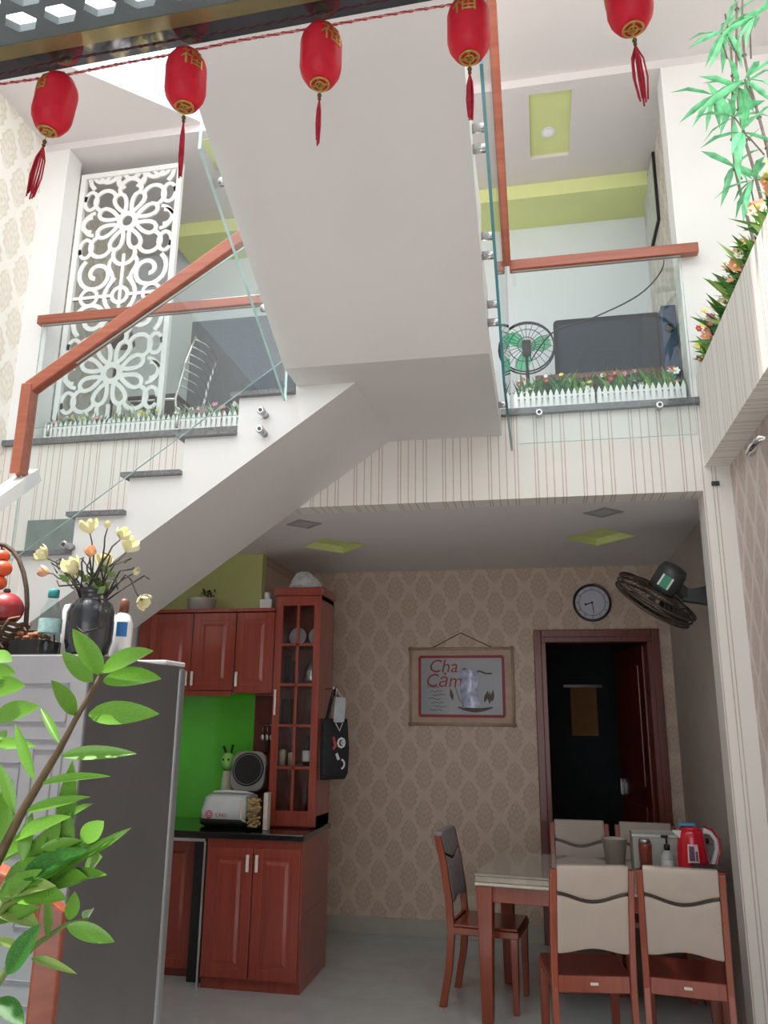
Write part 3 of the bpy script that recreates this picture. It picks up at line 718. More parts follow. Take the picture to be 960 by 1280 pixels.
for k in range(7):
    z = -.01-k*.03; x = -.28+(k % 3)*.02+k*.004
    pts = [(x+i*.009, z+random.uniform(-.007, .007)) for i in range(12)]; b.ribbon(pts, .004, -.0175, -.016)
b.build('handwriting', ink, t)
b = MB(); b.ribbon([(-.03+.035*i, -.165-.025*math.sin(PI*i/8)) for i in range(9)], [.01, .018, .026, .03, .034, .03, .026, .018, .01], -.0175, -.016)
for x, z, dx in ((-.07, -.06, -.004), (.185, -.075, .006), (.245, -.07, .002), (.225, -.085, .0)): b.ribbon([(x+dx*i, z-.05+.018*i) for i in range(6)], [.006, .02, .03, .026, .016, .004], -.0175, -.016)
b.ribbon([(.0, .12), (.03, .14), (.05, .12), (.12, .11), (.15, .12), (.2, .1), (.25, .1)], .014, -.0175, -.016); b.ribbon([(-.05, .0), (-.02, -.1), (.03, -.16)], .006, -.0175, -.016)
b.build('ink_drawing', mat('brown ink', (92, 78, 74), .6), t)
b = MB()
vs = []; fs = []
for i in range(9):
    z = -.17+.3*i/8
    for k in range(7): u = k/6; x = .0+.14*u+.012*math.sin(i*1.3)+(.01*i/8)*-1; vs.append((x, -.02-.022*math.sin(PI*u)*(.6+.4*math.sin(i*2.1+k)), z))
for i in range(8):
    for k in range(6): fs.append((i*7+k, i*7+k+1, i*7+k+8, i*7+k+7))
b.add(vs, fs, 0, True); b.build('plastic_pouch', mat('blue white glare film', (176, 182, 214), .15, var=.25, scale=24, coat=.8), t)  # pouch film tinted blue-white to paint in the glare on plastic
MB().tube([(-.25, -.012, Hh/2), (0, -.008, Hh/2+.13), (.27, -.012, Hh/2)], .004, 6).build('cord', mat('cord', (120, 84, 62), .7), t)

# ------- wall fan
t = thing('wall_fan', 'dark wall mounted fan tilted down beside the doorway', 'fan', (1.0-.0005, 4.98, 2.33))
nrm = V3(-.52, .38, -.76).normalized(); rot = nrm.to_track_quat('Z', 'Y').to_matrix().to_4x4()
cage = mat('fan cage', (66, 54, 46), .45, var=.1); hub = V3(-.32, 0, -.02)
TT = Matrix.Translation(hub) @ rot
b = MB(); b.T = TT
for r, z in ((.245, .0), (.25, -.03), (.24, .03), (.17, .05), (.09, .06), (.17, -.055), (.09, -.065)): b.tube([(r*math.cos(2*PI*k/36), r*math.sin(2*PI*k/36), z) for k in range(36)], .0045 if r < .24 else .007, 6, closed=True)
for k in range(40):
    a = 2*PI*k/40; c, s = math.cos(a), math.sin(a)
    b.tube([(.03*c, .03*s, .065), (.17*c, .17*s, .05), (.245*c, .245*s, .015)], .0022, 4); b.tube([(.06*c, .06*s, -.068), (.17*c, .17*s, -.055), (.248*c, .248*s, -.02)], .0022, 4)
b.build('cage', cage, t)
b = MB(); b.T = TT; b.lathe([(.045, .06), (.045, .068), (.03, .073)], 18); b.build('centre_badge', blackp, t)
for k in range(3):
    b = MB(); b.T = TT @ Matrix.Rotation(k*2*PI/3, 4, 'Z'); vs = []
    for i in range(7):
        r = .03+.19*i/6; wd = .05+.09*math.sin(PI*min(1, i/5.)*.6)
        vs += [(r, -wd*.5, -.022), (r, wd*.6, .022)]
    b.add(vs, [(2*i, 2*i+2, 2*i+3, 2*i+1) for i in range(6)], 0, True); b.build('blade', mat('fan blade', (48, 44, 42), .35), t)
b = MB(); b.T = TT; b.lathe([(.05, -.06), (.075, -.075), (.085, -.1), (.085, -.2), (.07, -.235), (.03, -.245)], 24); b.build('motor', darkgrey, t)
b = MB(); b.T = TT @ Matrix.Translation((0, 0, -.14)); 
a0 = math.atan2(*(rot.inverted() @ V3(-.1, -1, .0)).to_2d().yx)
for k in range(6):
    a, a2 = a0-.42+.14*k, a0-.42+.14*(k+1)
    b.add([(.0858*math.cos(a), .0858*math.sin(a), -.04), (.0858*math.cos(a2), .0858*math.sin(a2), -.04), (.0858*math.cos(a2), .0858*math.sin(a2), .035), (.0858*math.cos(a), .0858*math.sin(a), .035)], [(0, 1, 2, 3)], 0 if k in (0, 5) else 1)
b.build('rating_label', [whitep, mat('label green', (60, 150, 110), .4)], t)
b = MB(); mc = hub-nrm*.15; b.bar(mc, (-.13, 0, -.0), .05, .06); b.tube([mc, (-.15, 0, 0)], .03, 10); b.prism([(-.16, -.03), (0, -.06), (0, .06), (-.16, .03)], 'y', -.03, .03); b.build('bracket', darkgrey, t, .004)
MB().tube([(-.006, 0, -.06), (-.008, -.02, -.3), (-.006, .0, -.7), (-.008, .02, -1.1), (-.006, 0, -1.5)], .004, 6).build('power_cord', blackp, t)

# ------- dining table and chairs
TX0, TX1, TY0, TY1, TZ = 0, 1.28, 0, .82, .76
t = thing('dining_table', 'red brown dining table with a pale stone top under clear glass', 'table', (-.42, 4.88, 0), math.radians(-7))
stone = mat('beige stone', (178, 164, 148), .15, var=.16, scale=9, coat=.4)
MB().box(TX0, TX1, TY0, TY1, TZ-.045, TZ-.012).build('tabletop', stone, t, .006)
MB().box(TX0-.005, TX1, TY0-.005, TY1+.005, TZ-.0115, TZ).build('glass_top', [mat('table glass', (160, 156, 146), .05, var=.1, scale=5, coat=.6)], t, .003)
MB().box(TX0-.003, TX1, TY0-.003, TY1+.003, TZ-.062, TZ-.046).build('edge_band', mat('pale band', (206, 200, 188), .3), t, .003)
b = MB(); b.box(TX0+.05, TX1-.05, TY0+.03, TY0+.055, TZ-.15, TZ-.063); b.box(TX0+.05, TX1-.05, TY1-.055, TY1-.03, TZ-.15, TZ-.063); b.box(TX0+.03, TX0+.055, TY0+.05, TY1-.05, TZ-.15, TZ-.063); b.box(TX1-.055, TX1-.03, TY0+.05, TY1-.05, TZ-.15, TZ-.063)
b.build('apron', chairwood, t, .003)
for x in (TX0+.05, TX1-.05):
    for y in (TY0+.05, TY1-.05):
        b = MB(); b.add([(x+sx*k, y+sy*k, z) for z, k in ((0, .03), (TZ-.2, .042), (TZ-.063, .048)) for sx, sy in ((-1,-1),(1,-1),(1,1),(-1,1))],
              [(0,3,2,1),(8,9,10,11)]+[(i*4+k, i*4+(k+1) % 4, i*4+4+(k+1) % 4, i*4+4+k) for i in range(2) for k in range(4)])
        b.build('leg', chairwood, t, .006)
tag_m = mat('pale tag', (226, 218, 204), .4)
quilt = mat('quilted grey cover', (150, 146, 148), .6, var=.1, scale=30, bmp=.1)
def chair(label, loc, rz, cover=cream):
    t = thing('dining_chair', label, 'chair', loc, rz, 'dining chairs around the table')
    wv = lambda x: .012*math.sin(x/.16*PI*1.0+PI/2)
    # rear posts, each one curved piece
    prof = [(-.235, 0), (-.195, .22), (-.18, .42), (-.195, .6), (-.225, .8), (-.262, .965)]
    for s in (-1, 1):
        poly = [(y-.021, z) for y, z in prof]+[(y+.021, z) for y, z in prof[::-1]]
        b = MB(); b.prism(poly, 'x', s*.182-.0155, s*.182+.0155); b.build('rear_leg', chairwood, t, .004)
        b = MB(); b.prism([(.175, 0), (.205, 0), (.21, .41), (.165, .41)], 'x', s*.175-.02, s*.175+.02); b.build('front_leg', chairwood, t, .005)
    def yb(z):
        for (ya, za), (yb_, zb) in zip(prof, prof[1:]):
            if za <= z <= zb: return ya+(yb_-ya)*(z-za)/(zb-za)
        return prof[-1][0]
    def slab(z_lo, z_hi, d0, d1, m, name):
        b = MB(); vs = []; fs = []; nx, nz = 13, 7
        for dd in (d0, d1):
            for j in range(nz):
                for i in range(nx):
                    x = -.166+.332*i/(nx-1); z = z_lo(x)+(z_hi(x)-z_lo(x))*j/(nz-1); vs.append((x, yb(min(z, .96))+dd, z))
        o = nx*nz
        for j in range(nz-1):
            for i in range(nx-1):
                a = j*nx+i; fs += [(a, a+1, a+nx+1, a+nx), (o+a, o+a+nx, o+a+nx+1, o+a+1)]
        for i in range(nx-1): fs += [(i, o+i, o+i+1, i+1), ((nz-1)*nx+i, (nz-1)*nx+i+1, o+(nz-1)*nx+i+1, o+(nz-1)*nx+i)]
        for j in range(nz-1): a = j*nx; c = a+nx-1; fs += [(a, a+nx, o+a+nx, o+a), (c, o+c, o+c+nx, c+nx)]
        b.add(vs, fs, 0, True)
        return b.build(name, m, t, .006)
    gap = lambda x: .835-.02*math.cos(x/.166*PI*.9)
    slab(lambda x: .585-.012*math.cos(x/.166*PI)*-1, lambda x: gap(x)-.009, -.03, .022, cover, 'back_cushion')
    slab(lambda x: gap(x)+.009, lambda x: .985, -.03, .022, cover, 'back_cushion')
    slab(lambda x: gap(x)-.014, lambda x: gap(x)+.014, -.02, .014, blackbrown, 'back_rail')
    b = MB(); b.box(-.197, .197, -.175, .215, .405, .445); b.build('seat_frame', chairwood, t, .006)
    b = MB(); b.box(-.19, .19, -.17, .21, .446, .462); b.build('seat', cabdark if cover is cream else chairwood, t, .006)
    t.scale = (1, 1, .955)
    b = MB(); b.box(-.166, .166, -.197, -.176, .395, .47); b.build('rear_rail', chairwood, t, .004)
    MB().box(-.018, .018, -.2005, -.1975, .43, .442).build('maker_tag', tag_m, t)
    return t
blackbrown = mat('dark brown lacquer', (52, 38, 32), .3, coat=.3)
chair('cream backed dining chair with its back turned outward at the front of the table', (.15, 4.44, 0), math.radians(9))
chair('cream backed dining chair angled at the front of the table below the red kettle', (.625, 4.47, 0), math.radians(-7))
chair('dining chair at the far side of the table before the dark doorway', (.21, 5.72, 0), PI+.02)
chair('dining chair at the far side of the table behind the bottles', (.63, 5.7, 0), PI-.03)
chair('dining chair seen from its side at the end of the table near the cabinets', (-.38, 5.27, 0), -PI/2-.13, quilt)

# ------- things on the table
kz = TZ+.0005
t = thing('electric_kettle', 'bright red electric kettle with a white handle on the dining table', 'kettle', (.785, 5.03, kz), math.radians(10))
kr = mat('kettle red', (206, 18, 42), .2, var=.05, coat=.6)
MB().lathe([(.085, 0), (.09, .008), (.09, .02), (.086, .024)], 28).build('base', blackp, t)
MB().lathe([(.08, .024), (.086, .03), (.085, .1), (.072, .22), (.066, .245), (.06, .255)], 28).build('body', kr, t)
MB().lathe([(.06, .255), (.05, .268), (.02, .273)], 24).build('lid', kr, t)
b = MB(); b.ribbon([(.066, .25), (.105, .24), (.135, .2), (.137, .15), (.11, .08), (.082, .045)], [.03, .024, .022, .022, .02, .024], -.014, .014); b.build('handle', [whitep], t, .005)
b = MB(); b.ribbon([(.078, .268), (.118, .256), (.15, .205), (.152, .145), (.122, .066), (.09, .03)], .009, -.016, .016); b.build('handle_trim', kr, t, .003)
b = MB(); b.prism([(-.06, .2), (-.1, .235), (-.095, .25), (-.055, .25)], 'y', -.022, .022); b.build('spout', whitep, t, .004)
b = MB(); 
for a0, a1, z0, z1, mi in ((-2.2, -1.5, .09, .185, 0), (-2.1, -1.75, .1, .175, 1), (-1.7, -1.56, .1, .15, 1)):
    for k in range(6):
        a, c = a0+(a1-a0)*k/6, a0+(a1-a0)*(k+1)/6; e = .0012+.0006*mi
        f = lambda z: .085-.013*(z-.1)/.12+e
        b.add([(f(z0)*math.cos(a), f(z0)*math.sin(a), z0), (f(z0)*math.cos(c), f(z0)*math.sin(c), z0), (f(z1)*math.cos(c), f(z1)*math.sin(c), z1), (f(z1)*math.cos(a), f(z1)*math.sin(a), z1)], [(0, 1, 2, 3)], mi)
b.build('sticker', [mat('sticker white', (224, 196, 200), .4), mat('sticker dark', (96, 60, 90), .4, var=.4, scale=80)], t)
t = thing('blue_cloth', 'small blue folded cloth on the kettle lid', 'cloth', (.77, 5.03, kz+.2735)); MB().box(-.05, .04, -.03, .03, 0, .014).build('fold', mat('blue cloth', (74, 150, 190), .8), t, .005)
t = thing('storage_box', 'translucent pale plastic box at the back of the dining table', 'box', (.69, 5.37, kz)); 
b = MB(); b.box(-.2, .2, -.1, .1, 0, .006); b.box(-.2, .2, -.1, -.095, .006, .19); b.box(-.2, .2, .095, .1, .006, .19); b.box(-.2, -.195, -.095, .095, .006, .19); b.box(.195, .2, -.095, .095, .006, .19); b.build('tub', mat('milky plastic', (188, 186, 178), .3, var=.05), t, .004); b = MB(); b.box(-.205, .205, -.105, -.1, .178, .19); b.build('rim', whitep, t)
t = thing('steel_tumbler', 'brown tumbler with a steel lid on the dining table', 'tumbler', (.55, 5.2, kz)); MB().lathe([(.034, 0), (.038, .14), (.036, .15)], 20).build('cup', mat('brown cup', (140, 62, 44), .25, coat=.4), t); MB().lathe([(.036, .15), (.036, .168), (.03, .176)], 20).build('lid', steel, t)
t = thing('pump_bottle', 'clear pump bottle with a black head on the dining table', 'bottle', (.67, 5.18, kz)); MB().lathe([(.036, 0), (.038, .01), (.038, .09), (.016, .12)], 18).build('bottle', mat('pale gel', (196, 198, 194), .2, coat=.5), t); b = MB(); b.lathe([(.017, .12), (.017, .15), (.006, .152), (.006, .19)], 12); b.box(-.03, .01, -.008, .008, .185, .2); b.build('pump', blackp, t); MB().lathe([(.0386, .03), (.0386, .07)], 18, capb=False, capt=False).build('label_band', china, t)
t = thing('clear_tub', 'small cloudy plastic tub beside the brown tumbler', 'tub', (.39, 5.36, kz)); MB().lathe([(.055, 0), (.075, .15), (.078, .152), (.072, .15), (.05, .006)], 20, capt=False).build('tub', mat('cloudy plastic', (176, 168, 156), .3), t)
t = thing('grey_carton', 'small grey carton behind the kettle handle', 'carton', (.885, 5.15, kz)); MB().box(-.04, .045, -.05, .05, 0, .17).build('box', mat('carton grey', (150, 146, 146), .6, var=.06), t, .004); MB().lathe([(.014, .17), (.014, .195)], 10).build('cap', blackp, t)
stackm = ((whitep, .0, .018, 0), (mat('grey paper', (170, 166, 164), .7), .0185, .038, .01), (mat('white paper', (206, 204, 200), .7), .0385, .05, -.008), (mat('red folder', (196, 62, 40), .5), .0505, .084, .004), (blackp, .0845, .1, .0))
for k, (c, z0, z1, dx) in enumerate(stackm):
    lab = ['white booklet at the bottom of the paper stack', 'grey magazine in the paper stack', 'white magazine under the red folder', 'thick red folder near the top of the paper stack', 'flat black tray on top of the paper stack'][k]
    o = tag(MB().box(-.09+dx, .07+dx*.3, -.08, .08, z0, z1).build(['booklet', 'magazine', 'magazine', 'folder', 'tray'][k], c, None, .003), lab, ['booklet', 'magazine', 'magazine', 'folder', 'tray'][k])
    o.location = (.83, 4.81, kz); o.rotation_euler = (0, 0, math.radians(-7))

# ------- refrigerator with its back to the viewer
fx, fy0, fy1, fz = -1.39, 2.3, 2.94, 1.79
t = thing('refrigerator', 'tall dark grey refrigerator seen from its pale embossed back', 'refrigerator', (0, 0, 0))
fridge = mat('graphite steel', (98, 97, 97), .4, .2, var=.06, scale=3)
backm = mat('zinc back', (160, 160, 164), .5, .1, var=.05, scale=6)
MB().box(fx-.6, fx, fy0+.01, fy1, .03, fz).build('body', fridge, t, .004)
b = MB(); b.box(fx-.6, fx-.002, fy0, fy0+.009, .03, fz-.004)
bp_ = b.build('back_panel', backm, t, .002)
b = MB(); 
for x0, x1, z0, z1 in ((-.55, -.06, 1.58, 1.7), (-.55, -.06, 1.25, 1.53), (-.34, -.2, 1.3, 1.46), (-.55, -.06, .86, 1.2), (-.55, -.06, .3, .8), (-.16, -.09, 1.0, 1.5)):
    for a in ((x0, x1, z0, z0+.003), (x0, x1, z1-.003, z1), (x0, x0+.003, z0, z1), (x1-.003, x1, z0, z1)): b.box(fx+a[0], fx+a[1], fy0-.0015, fy0+.001, a[2], a[3])
b.build('embossing', mat('zinc edge', (136, 136, 142), .5, .1), bp_)
MB().box(fx-.6, fx+.004, fy1+.008, fy1+.06, .04, fz-.005).build('door', mat('door steel', (150, 152, 154), .3, .5, var=.05, scale=3), t, .01)
MB().box(fx-.6, fx-.004, fy1+.0005, fy1+.0075, .04, fz-.01).build('door_seal', mat('seal', (70, 72, 74), .6), t)
b = MB(); b.box(fx-.25, fx+.002, fy1-.12, fy1+.05, fz+.0005, fz+.018); b.build('hinge_cover', mat('hinge plastic', (196, 196, 198), .35), t, .005)
for x in (-.55, -.05):
    for y in (fy0+.06, fy1-.06): MB().lathe([(.02, 0), (.02, .03)], 10, c=(fx+x, y, 0)).build('foot', blackp, t)
FT = fz+.0005
# vase with magnolias
t = thing('flower_vase', 'dark glazed vase of yellow magnolia branches on the refrigerator', 'vase', (-1.475, 2.42, FT))
MB().lathe([(.05, 0), (.066, .012), (.076, .05), (.077, .14), (.066, .175), (.045, .19), (.05, .205), (.062, .222), (.056, .222), (.042, .2), (.0, .17)], 28, capt=False).build('vase', mat('dark glaze', (50, 52, 58), .25, var=.15, scale=9, coat=.5), t)
BL = [(-1.643, 2.393, 2.119, .05), (-1.512, 2.368, 2.059, .062), (-1.506, 2.413, 2.206, .055), (-1.403, 2.347, 2.205, .03), (-1.466, 2.452, 2.09, .058), (-1.405, 2.483, 2.153, .06), (-1.375, 2.493, 2.078, .036), (-1.32, 2.458, 1.985, .045), (-1.70, 2.494, 2.088, .04), (-1.453, 2.343, 2.109, .04), (-1.375, 2.386, 2.175, .045), (-1.6, 2.5, 2.06, .04)]
def bloom_mesh(name, m, n=6, openness=.6, seed=0):
    b = MB(); random.seed(seed)
    for k in range(n):
        a = 2*PI*k/n+(k % 2)*.2; op = openness*(1 if k % 2 else .65)
        pts = []
        for i in range(5):
            u = i/4; r = math.sin(u*PI*.5)*op; z = u*.9; wd = .34*math.sin(PI*min(.97, u*.86+.08))
            c, s = math.cos(a), math.sin(a)
            pts += [(r*c-wd*s, r*s+wd*c, z), ((r+.1*math.sin(PI*u))*c, (r+.1*math.sin(PI*u))*s, z-.03), (r*c+wd*s, r*s-wd*c, z)]
        b.add(pts, [q for i in range(4) for q in ((3*i, 3*i+1, 3*i+4, 3*i+3), (3*i+1, 3*i+2, 3*i+5, 3*i+4))], 0, True)
    b.ball((0, 0, .12), (.12, .12, .14), 8, 6, 1)
    return b.mesh(name, m)
petal = mat('magnolia petal', (250, 240, 198), .5, var=.1, scale=40); petal2 = mat('magnolia petal peach', (240, 190, 150), .5, var=.1, scale=40); calyx = mat('calyx', (150, 150, 80), .6)
bm1 = bloom_mesh('blossom', [petal, calyx], 7, .62); bm2 = bloom_mesh('blossom', [petal, calyx], 5, .28, 1); bm3 = bloom_mesh('blossom', [petal2, calyx], 6, .5, 2)
brown = mat('twig', (66, 62, 52), .8, var=.2, scale=40)
random.seed(9); root = V3(-1.475, 2.42, FT+.17)
for i, (x, y, z, s) in enumerate(BL):
    tip = V3(x, y, z)-V3(-1.475, 2.42, FT); r0 = V3(random.uniform(-.03, .03), random.uniform(-.03, .03), .19)
    mid = (r0+tip)*.5+V3(random.uniform(-.03, .03), random.uniform(-.03, .03), .02 if tip.z > .25 else .09)
    pts = [r0+(mid-r0)*u*2 if u < .5 else mid+(tip-mid)*(u-.5)*2 for u in [q/6 for q in range(7)]]
    pts = [p+V3(random.uniform(-.008, .008), random.uniform(-.008, .008), random.uniform(-.008, .008))*(0 < q < 6) for q, p in enumerate(pts)]
    br = MB().tube(pts, [.0045-.0004*q for q in range(7)], 6).build('branch', brown, t)
    o = link('blossom', bm2 if s < .037 else (bm3 if i in (8, 9) else bm1), br); o.location = tip; o.scale = (s*1.0,)*3
    d = (tip-mid).normalized()+V3(random.uniform(-.4, .4), -.5, random.uniform(-.1, .3)); o.rotation_euler = d.to_track_quat('Z', 'Y').to_euler()
b = MB()
for k in range(16):
    p = V3(random.uniform(-.04, .04), random.uniform(-.04, .04), .19); q = p+V3(random.uniform(-.13, .13), random.uniform(-.08, .08), random.uniform(.03, .15)); m_ = (p+q)*.5+V3(0, 0, random.uniform(0, .05)); b.tube([p, m_, q, q+V3(random.uniform(-.03, .03), 0, random.uniform(-.04, .03))], .0028, 5)
b.tube([(.05, -.03, .2), (.075, -.06, .16), (.085, -.06, .09), (.03, -.085, .07), (.0, -.08, .09)], .0035, 6)
b.build('twigs', brown, t)
b = MB()
for k in range(18):
    p = V3(random.uniform(-.06, .07), random.uniform(-.06, .04), .2+random.uniform(0, .07)); d = V3(random.uniform(-1, 1), random.uniform(-1, .4), random.uniform(0, 1)).normalized()*.05; s = d.cross(V3(0, 1, .3)).normalized()*.013; b.add([p, p+d*.5+s, p+d, p+d*.5-s], [(0, 1, 2, 3)])
b.build('foliage', mat('magnolia leaf', (120, 148, 84), .5, var=.2), t)
# bottles
t = thing('water_bottle', 'clear water bottle with a teal cap on the refrigerator', 'bottle', (-1.585, 2.365, FT)); clearp = glass('bottle plastic', (.84, .92, .92), 1.5)
MB().lathe([(.03, 0), (.035, .008), (.036, .06), (.033, .065), (.036, .07), (.036, .12), (.03, .15), (.016, .18), (.016, .19)], 20).build('bottle', clearp, t); MB().lathe([(.018, .19), (.018, .215), (.015, .217)], 16).build('cap', mat('teal cap', (60, 160, 160), .4), t)
b = MB(); b.lathe([(.0365, .072), (.0365, .118)], 20, capb=False, capt=False); b.build('label_band', mat('pale teal label', (168, 206, 204), .4, var=.2, scale=50), t)
t = thing('white_spray_bottle', 'white bottle with a blue label and brown cap behind the vase', 'bottle', (-1.385+.02, 2.5, FT)); MB().lathe([(.034, 0), (.036, .01), (.036, .12), (.026, .15), (.014, .16)], 18).build('bottle', whitep, t); MB().lathe([(.015, .16), (.017, .165), (.017, .2), (.008, .21)], 14).build('cap', mat('brown cap', (112, 66, 44), .5), t); b = MB()
for k in range(6):
    a, c = -1.3+k*.17, -1.3+(k+1)*.17; b.add([(.0366*math.cos(a), .0366*math.sin(a), .075), (.0366*math.cos(c), .0366*math.sin(c), .075), (.0366*math.cos(c), .0366*math.sin(c), .125), (.0366*math.cos(a), .0366*math.sin(a), .125)], [(0, 1, 2, 3)])
b.build('label_band', mat('blue label', (50, 120, 190), .4), t); t.location = (-1.43, 2.55, FT); t.rotation_euler = (0, 0, -.3)
t = thing('white_cup', 'white rounded cup standing behind the water bottle and the vase', 'cup', (-1.62, 2.56, FT)); MB().lathe([(.035, 0), (.042, .02), (.045, .17), (.04, .19), (.02, .195)], 18).build('cup', whitep, t)
# fruit basket
t = thing('fruit_basket', 'wicker fruit basket with a tall arched handle on the refrigerator', 'basket', (-1.85, 2.4, FT+.008))
wick = mat('dark wicker', (84, 66, 52), .8, var=.3, scale=70)
b = MB(); N = 22
for i in range(6):
    r = .085+.012*i; b.tube([(r*math.cos(2*PI*k/N), r*.75*math.sin(2*PI*k/N), .006+.018*i+.004*(-1)**k) for k in range(N)], .0075, 6, closed=True)
for k in range(11):
    a = 2*PI*k/11; b.tube([(.075*math.cos(a), .056*math.sin(a), .002), (.15*math.cos(a), .112*math.sin(a), .108)], .005, 5)
b.lathe([(.075, 0), (.08, .004)], 18); b.build('bowl', wick, t)
MB().tube([(-.15*math.cos(PI*k/14), 0, .1+.28*math.sin(PI*k/14)) for k in range(15)], .008, 8).build('handle', wick, t)
b = MB(); random.seed(2)
for k in range(22):
    p = V3(random.uniform(-.06, .13), random.uniform(-.1, -.06), random.uniform(.01, .1)); q = p+V3(random.uniform(-.07, .07), random.uniform(-.02, .02), random.uniform(-.03, .06)); b.tube([p, (p+q)*.5+V3(0, -.012, .012), q], .003, 5)
b.build('dry_twigs', mat('pale twig', (150, 128, 104), .8), t)
MB().tube([(.02, 0, .378), (.025, -.01, .33), (.02, -.02, .24), (.01, -.02, .2)], .003, 6).build('hanging_string', brown, t)
orange = mat('orange skin', (226, 92, 46), .4, var=.1, scale=50, coat=.2)
for i, (x, y, z, r) in enumerate(((-1.81, 2.38, 2.129, .024), (-1.794, 2.37, 2.084, .029), (-1.806, 2.37, 2.036, .028), (-1.84, 2.39, 2.071, .026), (-1.846, 2.38, 2.11, .02))):
    tt = thing('orange_fruit', ('topmost small orange fruit hanging from the basket handle', 'largest orange fruit in the middle of the hanging cluster', 'lowest orange fruit of the hanging cluster above the pomegranate', 'orange fruit of the hanging cluster above the yellow mango', 'smallest orange fruit half hidden behind the hanging cluster')[i], 'fruit', (x, y, z), 0, 'orange fruits hanging in the basket'); MB().ball((0, 0, 0), (r*1.1, r*1.1, r*.95)).build('skin', orange, tt); MB().lathe([(.003, 0), (.007, .004), (.002, .006)], 8, c=(0, 0, r*.9)).build('stem', brown, tt)
def fruit(nm, lab, x, y, z, r, m):
    tt = thing(nm, lab, 'fruit', (x, y, z)); MB().ball((0, 0, 0), r, 18, 12).build('skin', m, tt); MB().lathe([(.004, -.006), (.012, .004), (.009, .012), (.003, .006)], 10, c=(0, 0, r[2])).build('crown', brown, tt)
fruit('pomegranate', 'large dark red pomegranate lying in the fruit basket', -1.765, 2.37, FT+.155, (.062, .058, .056), mat('pomegranate', (150, 40, 46), .4, var=.2, scale=16, coat=.2))
fruit('yellow_mango', 'yellow mango lying beside the pomegranate in the basket', -1.872, 2.36, FT+.14, (.04, .036, .052), mat('mango', (226, 196, 90), .4, var=.12, scale=16))
fruit('red_apple', 'dark red apple in the basket behind the mango', -1.88, 2.45, FT+.15, (.045, .045, .042), mat('apple', (150, 44, 40), .35, var=.2, scale=16))
t = thing('dried_flower_box', 'black open box of brown dried cones beside the water bottle', 'box', (-1.655, 2.4, FT)); b = MB(); b.box(-.055, .055, -.06, .06, 0, .004); b.box(-.055, .055, -.06, -.056, .004, .05); b.box(-.055, .055, .056, .06, .004, .05); b.box(-.055, -.051, -.056, .056, .004, .05); b.box(.051, .055, -.056, .056, .004, .05); b.build('tray', blackp, t)
b = MB(); random.seed(6)
for k in range(40): b.ball((random.uniform(-.045, .045), random.uniform(-.05, .05), random.uniform(.03, .075)), (random.uniform(.008, .015),)*2+(random.uniform(.006, .012),), 7, 5)
o = b.build('dried_cones', mat('dried cone', (150, 98, 66), .8, var=.4, scale=90), t); o['kind'] = 'stuff'
b = MB(); b.tube([(-.055, .02, .05), (-.05, .02, .085), (.05, .02, .085), (.055, .02, .05)], .003, 6); b.build('bail', blackp, t)

# ------- handrails and glass of the stair and the upper edge
def rail_thing(name, label): return thing(name, label, 'railing')
def standoff(p, c, axis, L=.045, r=.018):
    b = MB(); b.T = Matrix.Translation(c) @ V3(*axis).to_track_quat('Z', 'Y').to_matrix().to_4x4()
    b.lathe([(r, 0), (r, L), (r*.8, L+.006)], 16); b.lathe([(r*.45, L+.006), (r*.45, L+.009)], 10, 1); b.build('standoff', [steel, darkgrey], p)
def glass_plate(p, poly, ax, a, b_, em=None):
    mb = MB(); mb.prism(poly, ax, a, b_); n = len(poly)
    for i in range(2, 2+n): mb.m[i] = 1
    return mb.build('glass_pane', [pane, em or pedge], p)
gy = 4.365
t = rail_thing('balcony_railing', 'glass railing with a wooden handrail before the television')
glass_plate(t, [(-.085, 3.13), (.885, 3.13), (.885, 4.235), (-.085, 4.235)], 'y', gy-.012, gy)
MB().bar((-.1, gy-.006, 4.268), (.985, gy-.006, 4.268), .055, .065).build('handrail', handwood, t, .006)
for x in (.04, .698): standoff(t, (x, 4.384, 3.305), (0, -1, 0), .012)
for x in (.04, .698): standoff(t, (x, gy-.0125, 3.305), (0, -1, 0), .02, .022)
t = rail_thing('balcony_railing', 'glass railing with a wooden handrail before the lace screen')
glass_plate(t, [(-3.24, 3.42), (-1.2, 3.42), (-1.2, 4.165), (-3.24, 4.165)], 'y', gy-.012, gy)
MB().bar((-3.27, gy-.006, 4.198), (-1.18, gy-.006, 4.198), .055, .065).build('handrail', handwood, t, .006)
for x in (-3.1, -2.2, -1.4): MB().lathe([(.012, 3.361), (.012, 3.45)], 10, c=(x, gy-.006, 0)).build('spigot', steel, t)
# lower flight
t = rail_thing('stair_railing', 'sloping glass stair railing with a wooden handrail beside the white steps')
gy2 = 3.49
glass_plate(t, [(-2.6, 2.35), (-2.3, 2.55), (-1.2, 3.34), (-1.2, 4.17), (-2.6, 3.25)], 'y', gy2-.012, gy2)
hr = MB(); hr.bar((-2.615, gy2-.006, 3.277), (-1.2, gy2-.006, 4.237), .06, .07); hr.build('handrail', handwood, t, .006)
MB().bar((-2.615, gy2-.006, 3.3), (-2.615, gy2-.006, 2.8), .06, .075, (0, 1, 0)).build('end_post', handwood, t, .006)
for z in (3.064, 2.966): standoff(t, (-1.31, 3.539, z), (0, -1, 0), .048); standoff(t, (-1.31, gy2-.0125, z), (0, -1, 0), .012, .02)
for z in (2.42, 2.33): standoff(t, (-2.3, 3.539, z), (0, -1, 0), .048); standoff(t, (-2.3, gy2-.0125, z), (0, -1, 0), .012, .02)
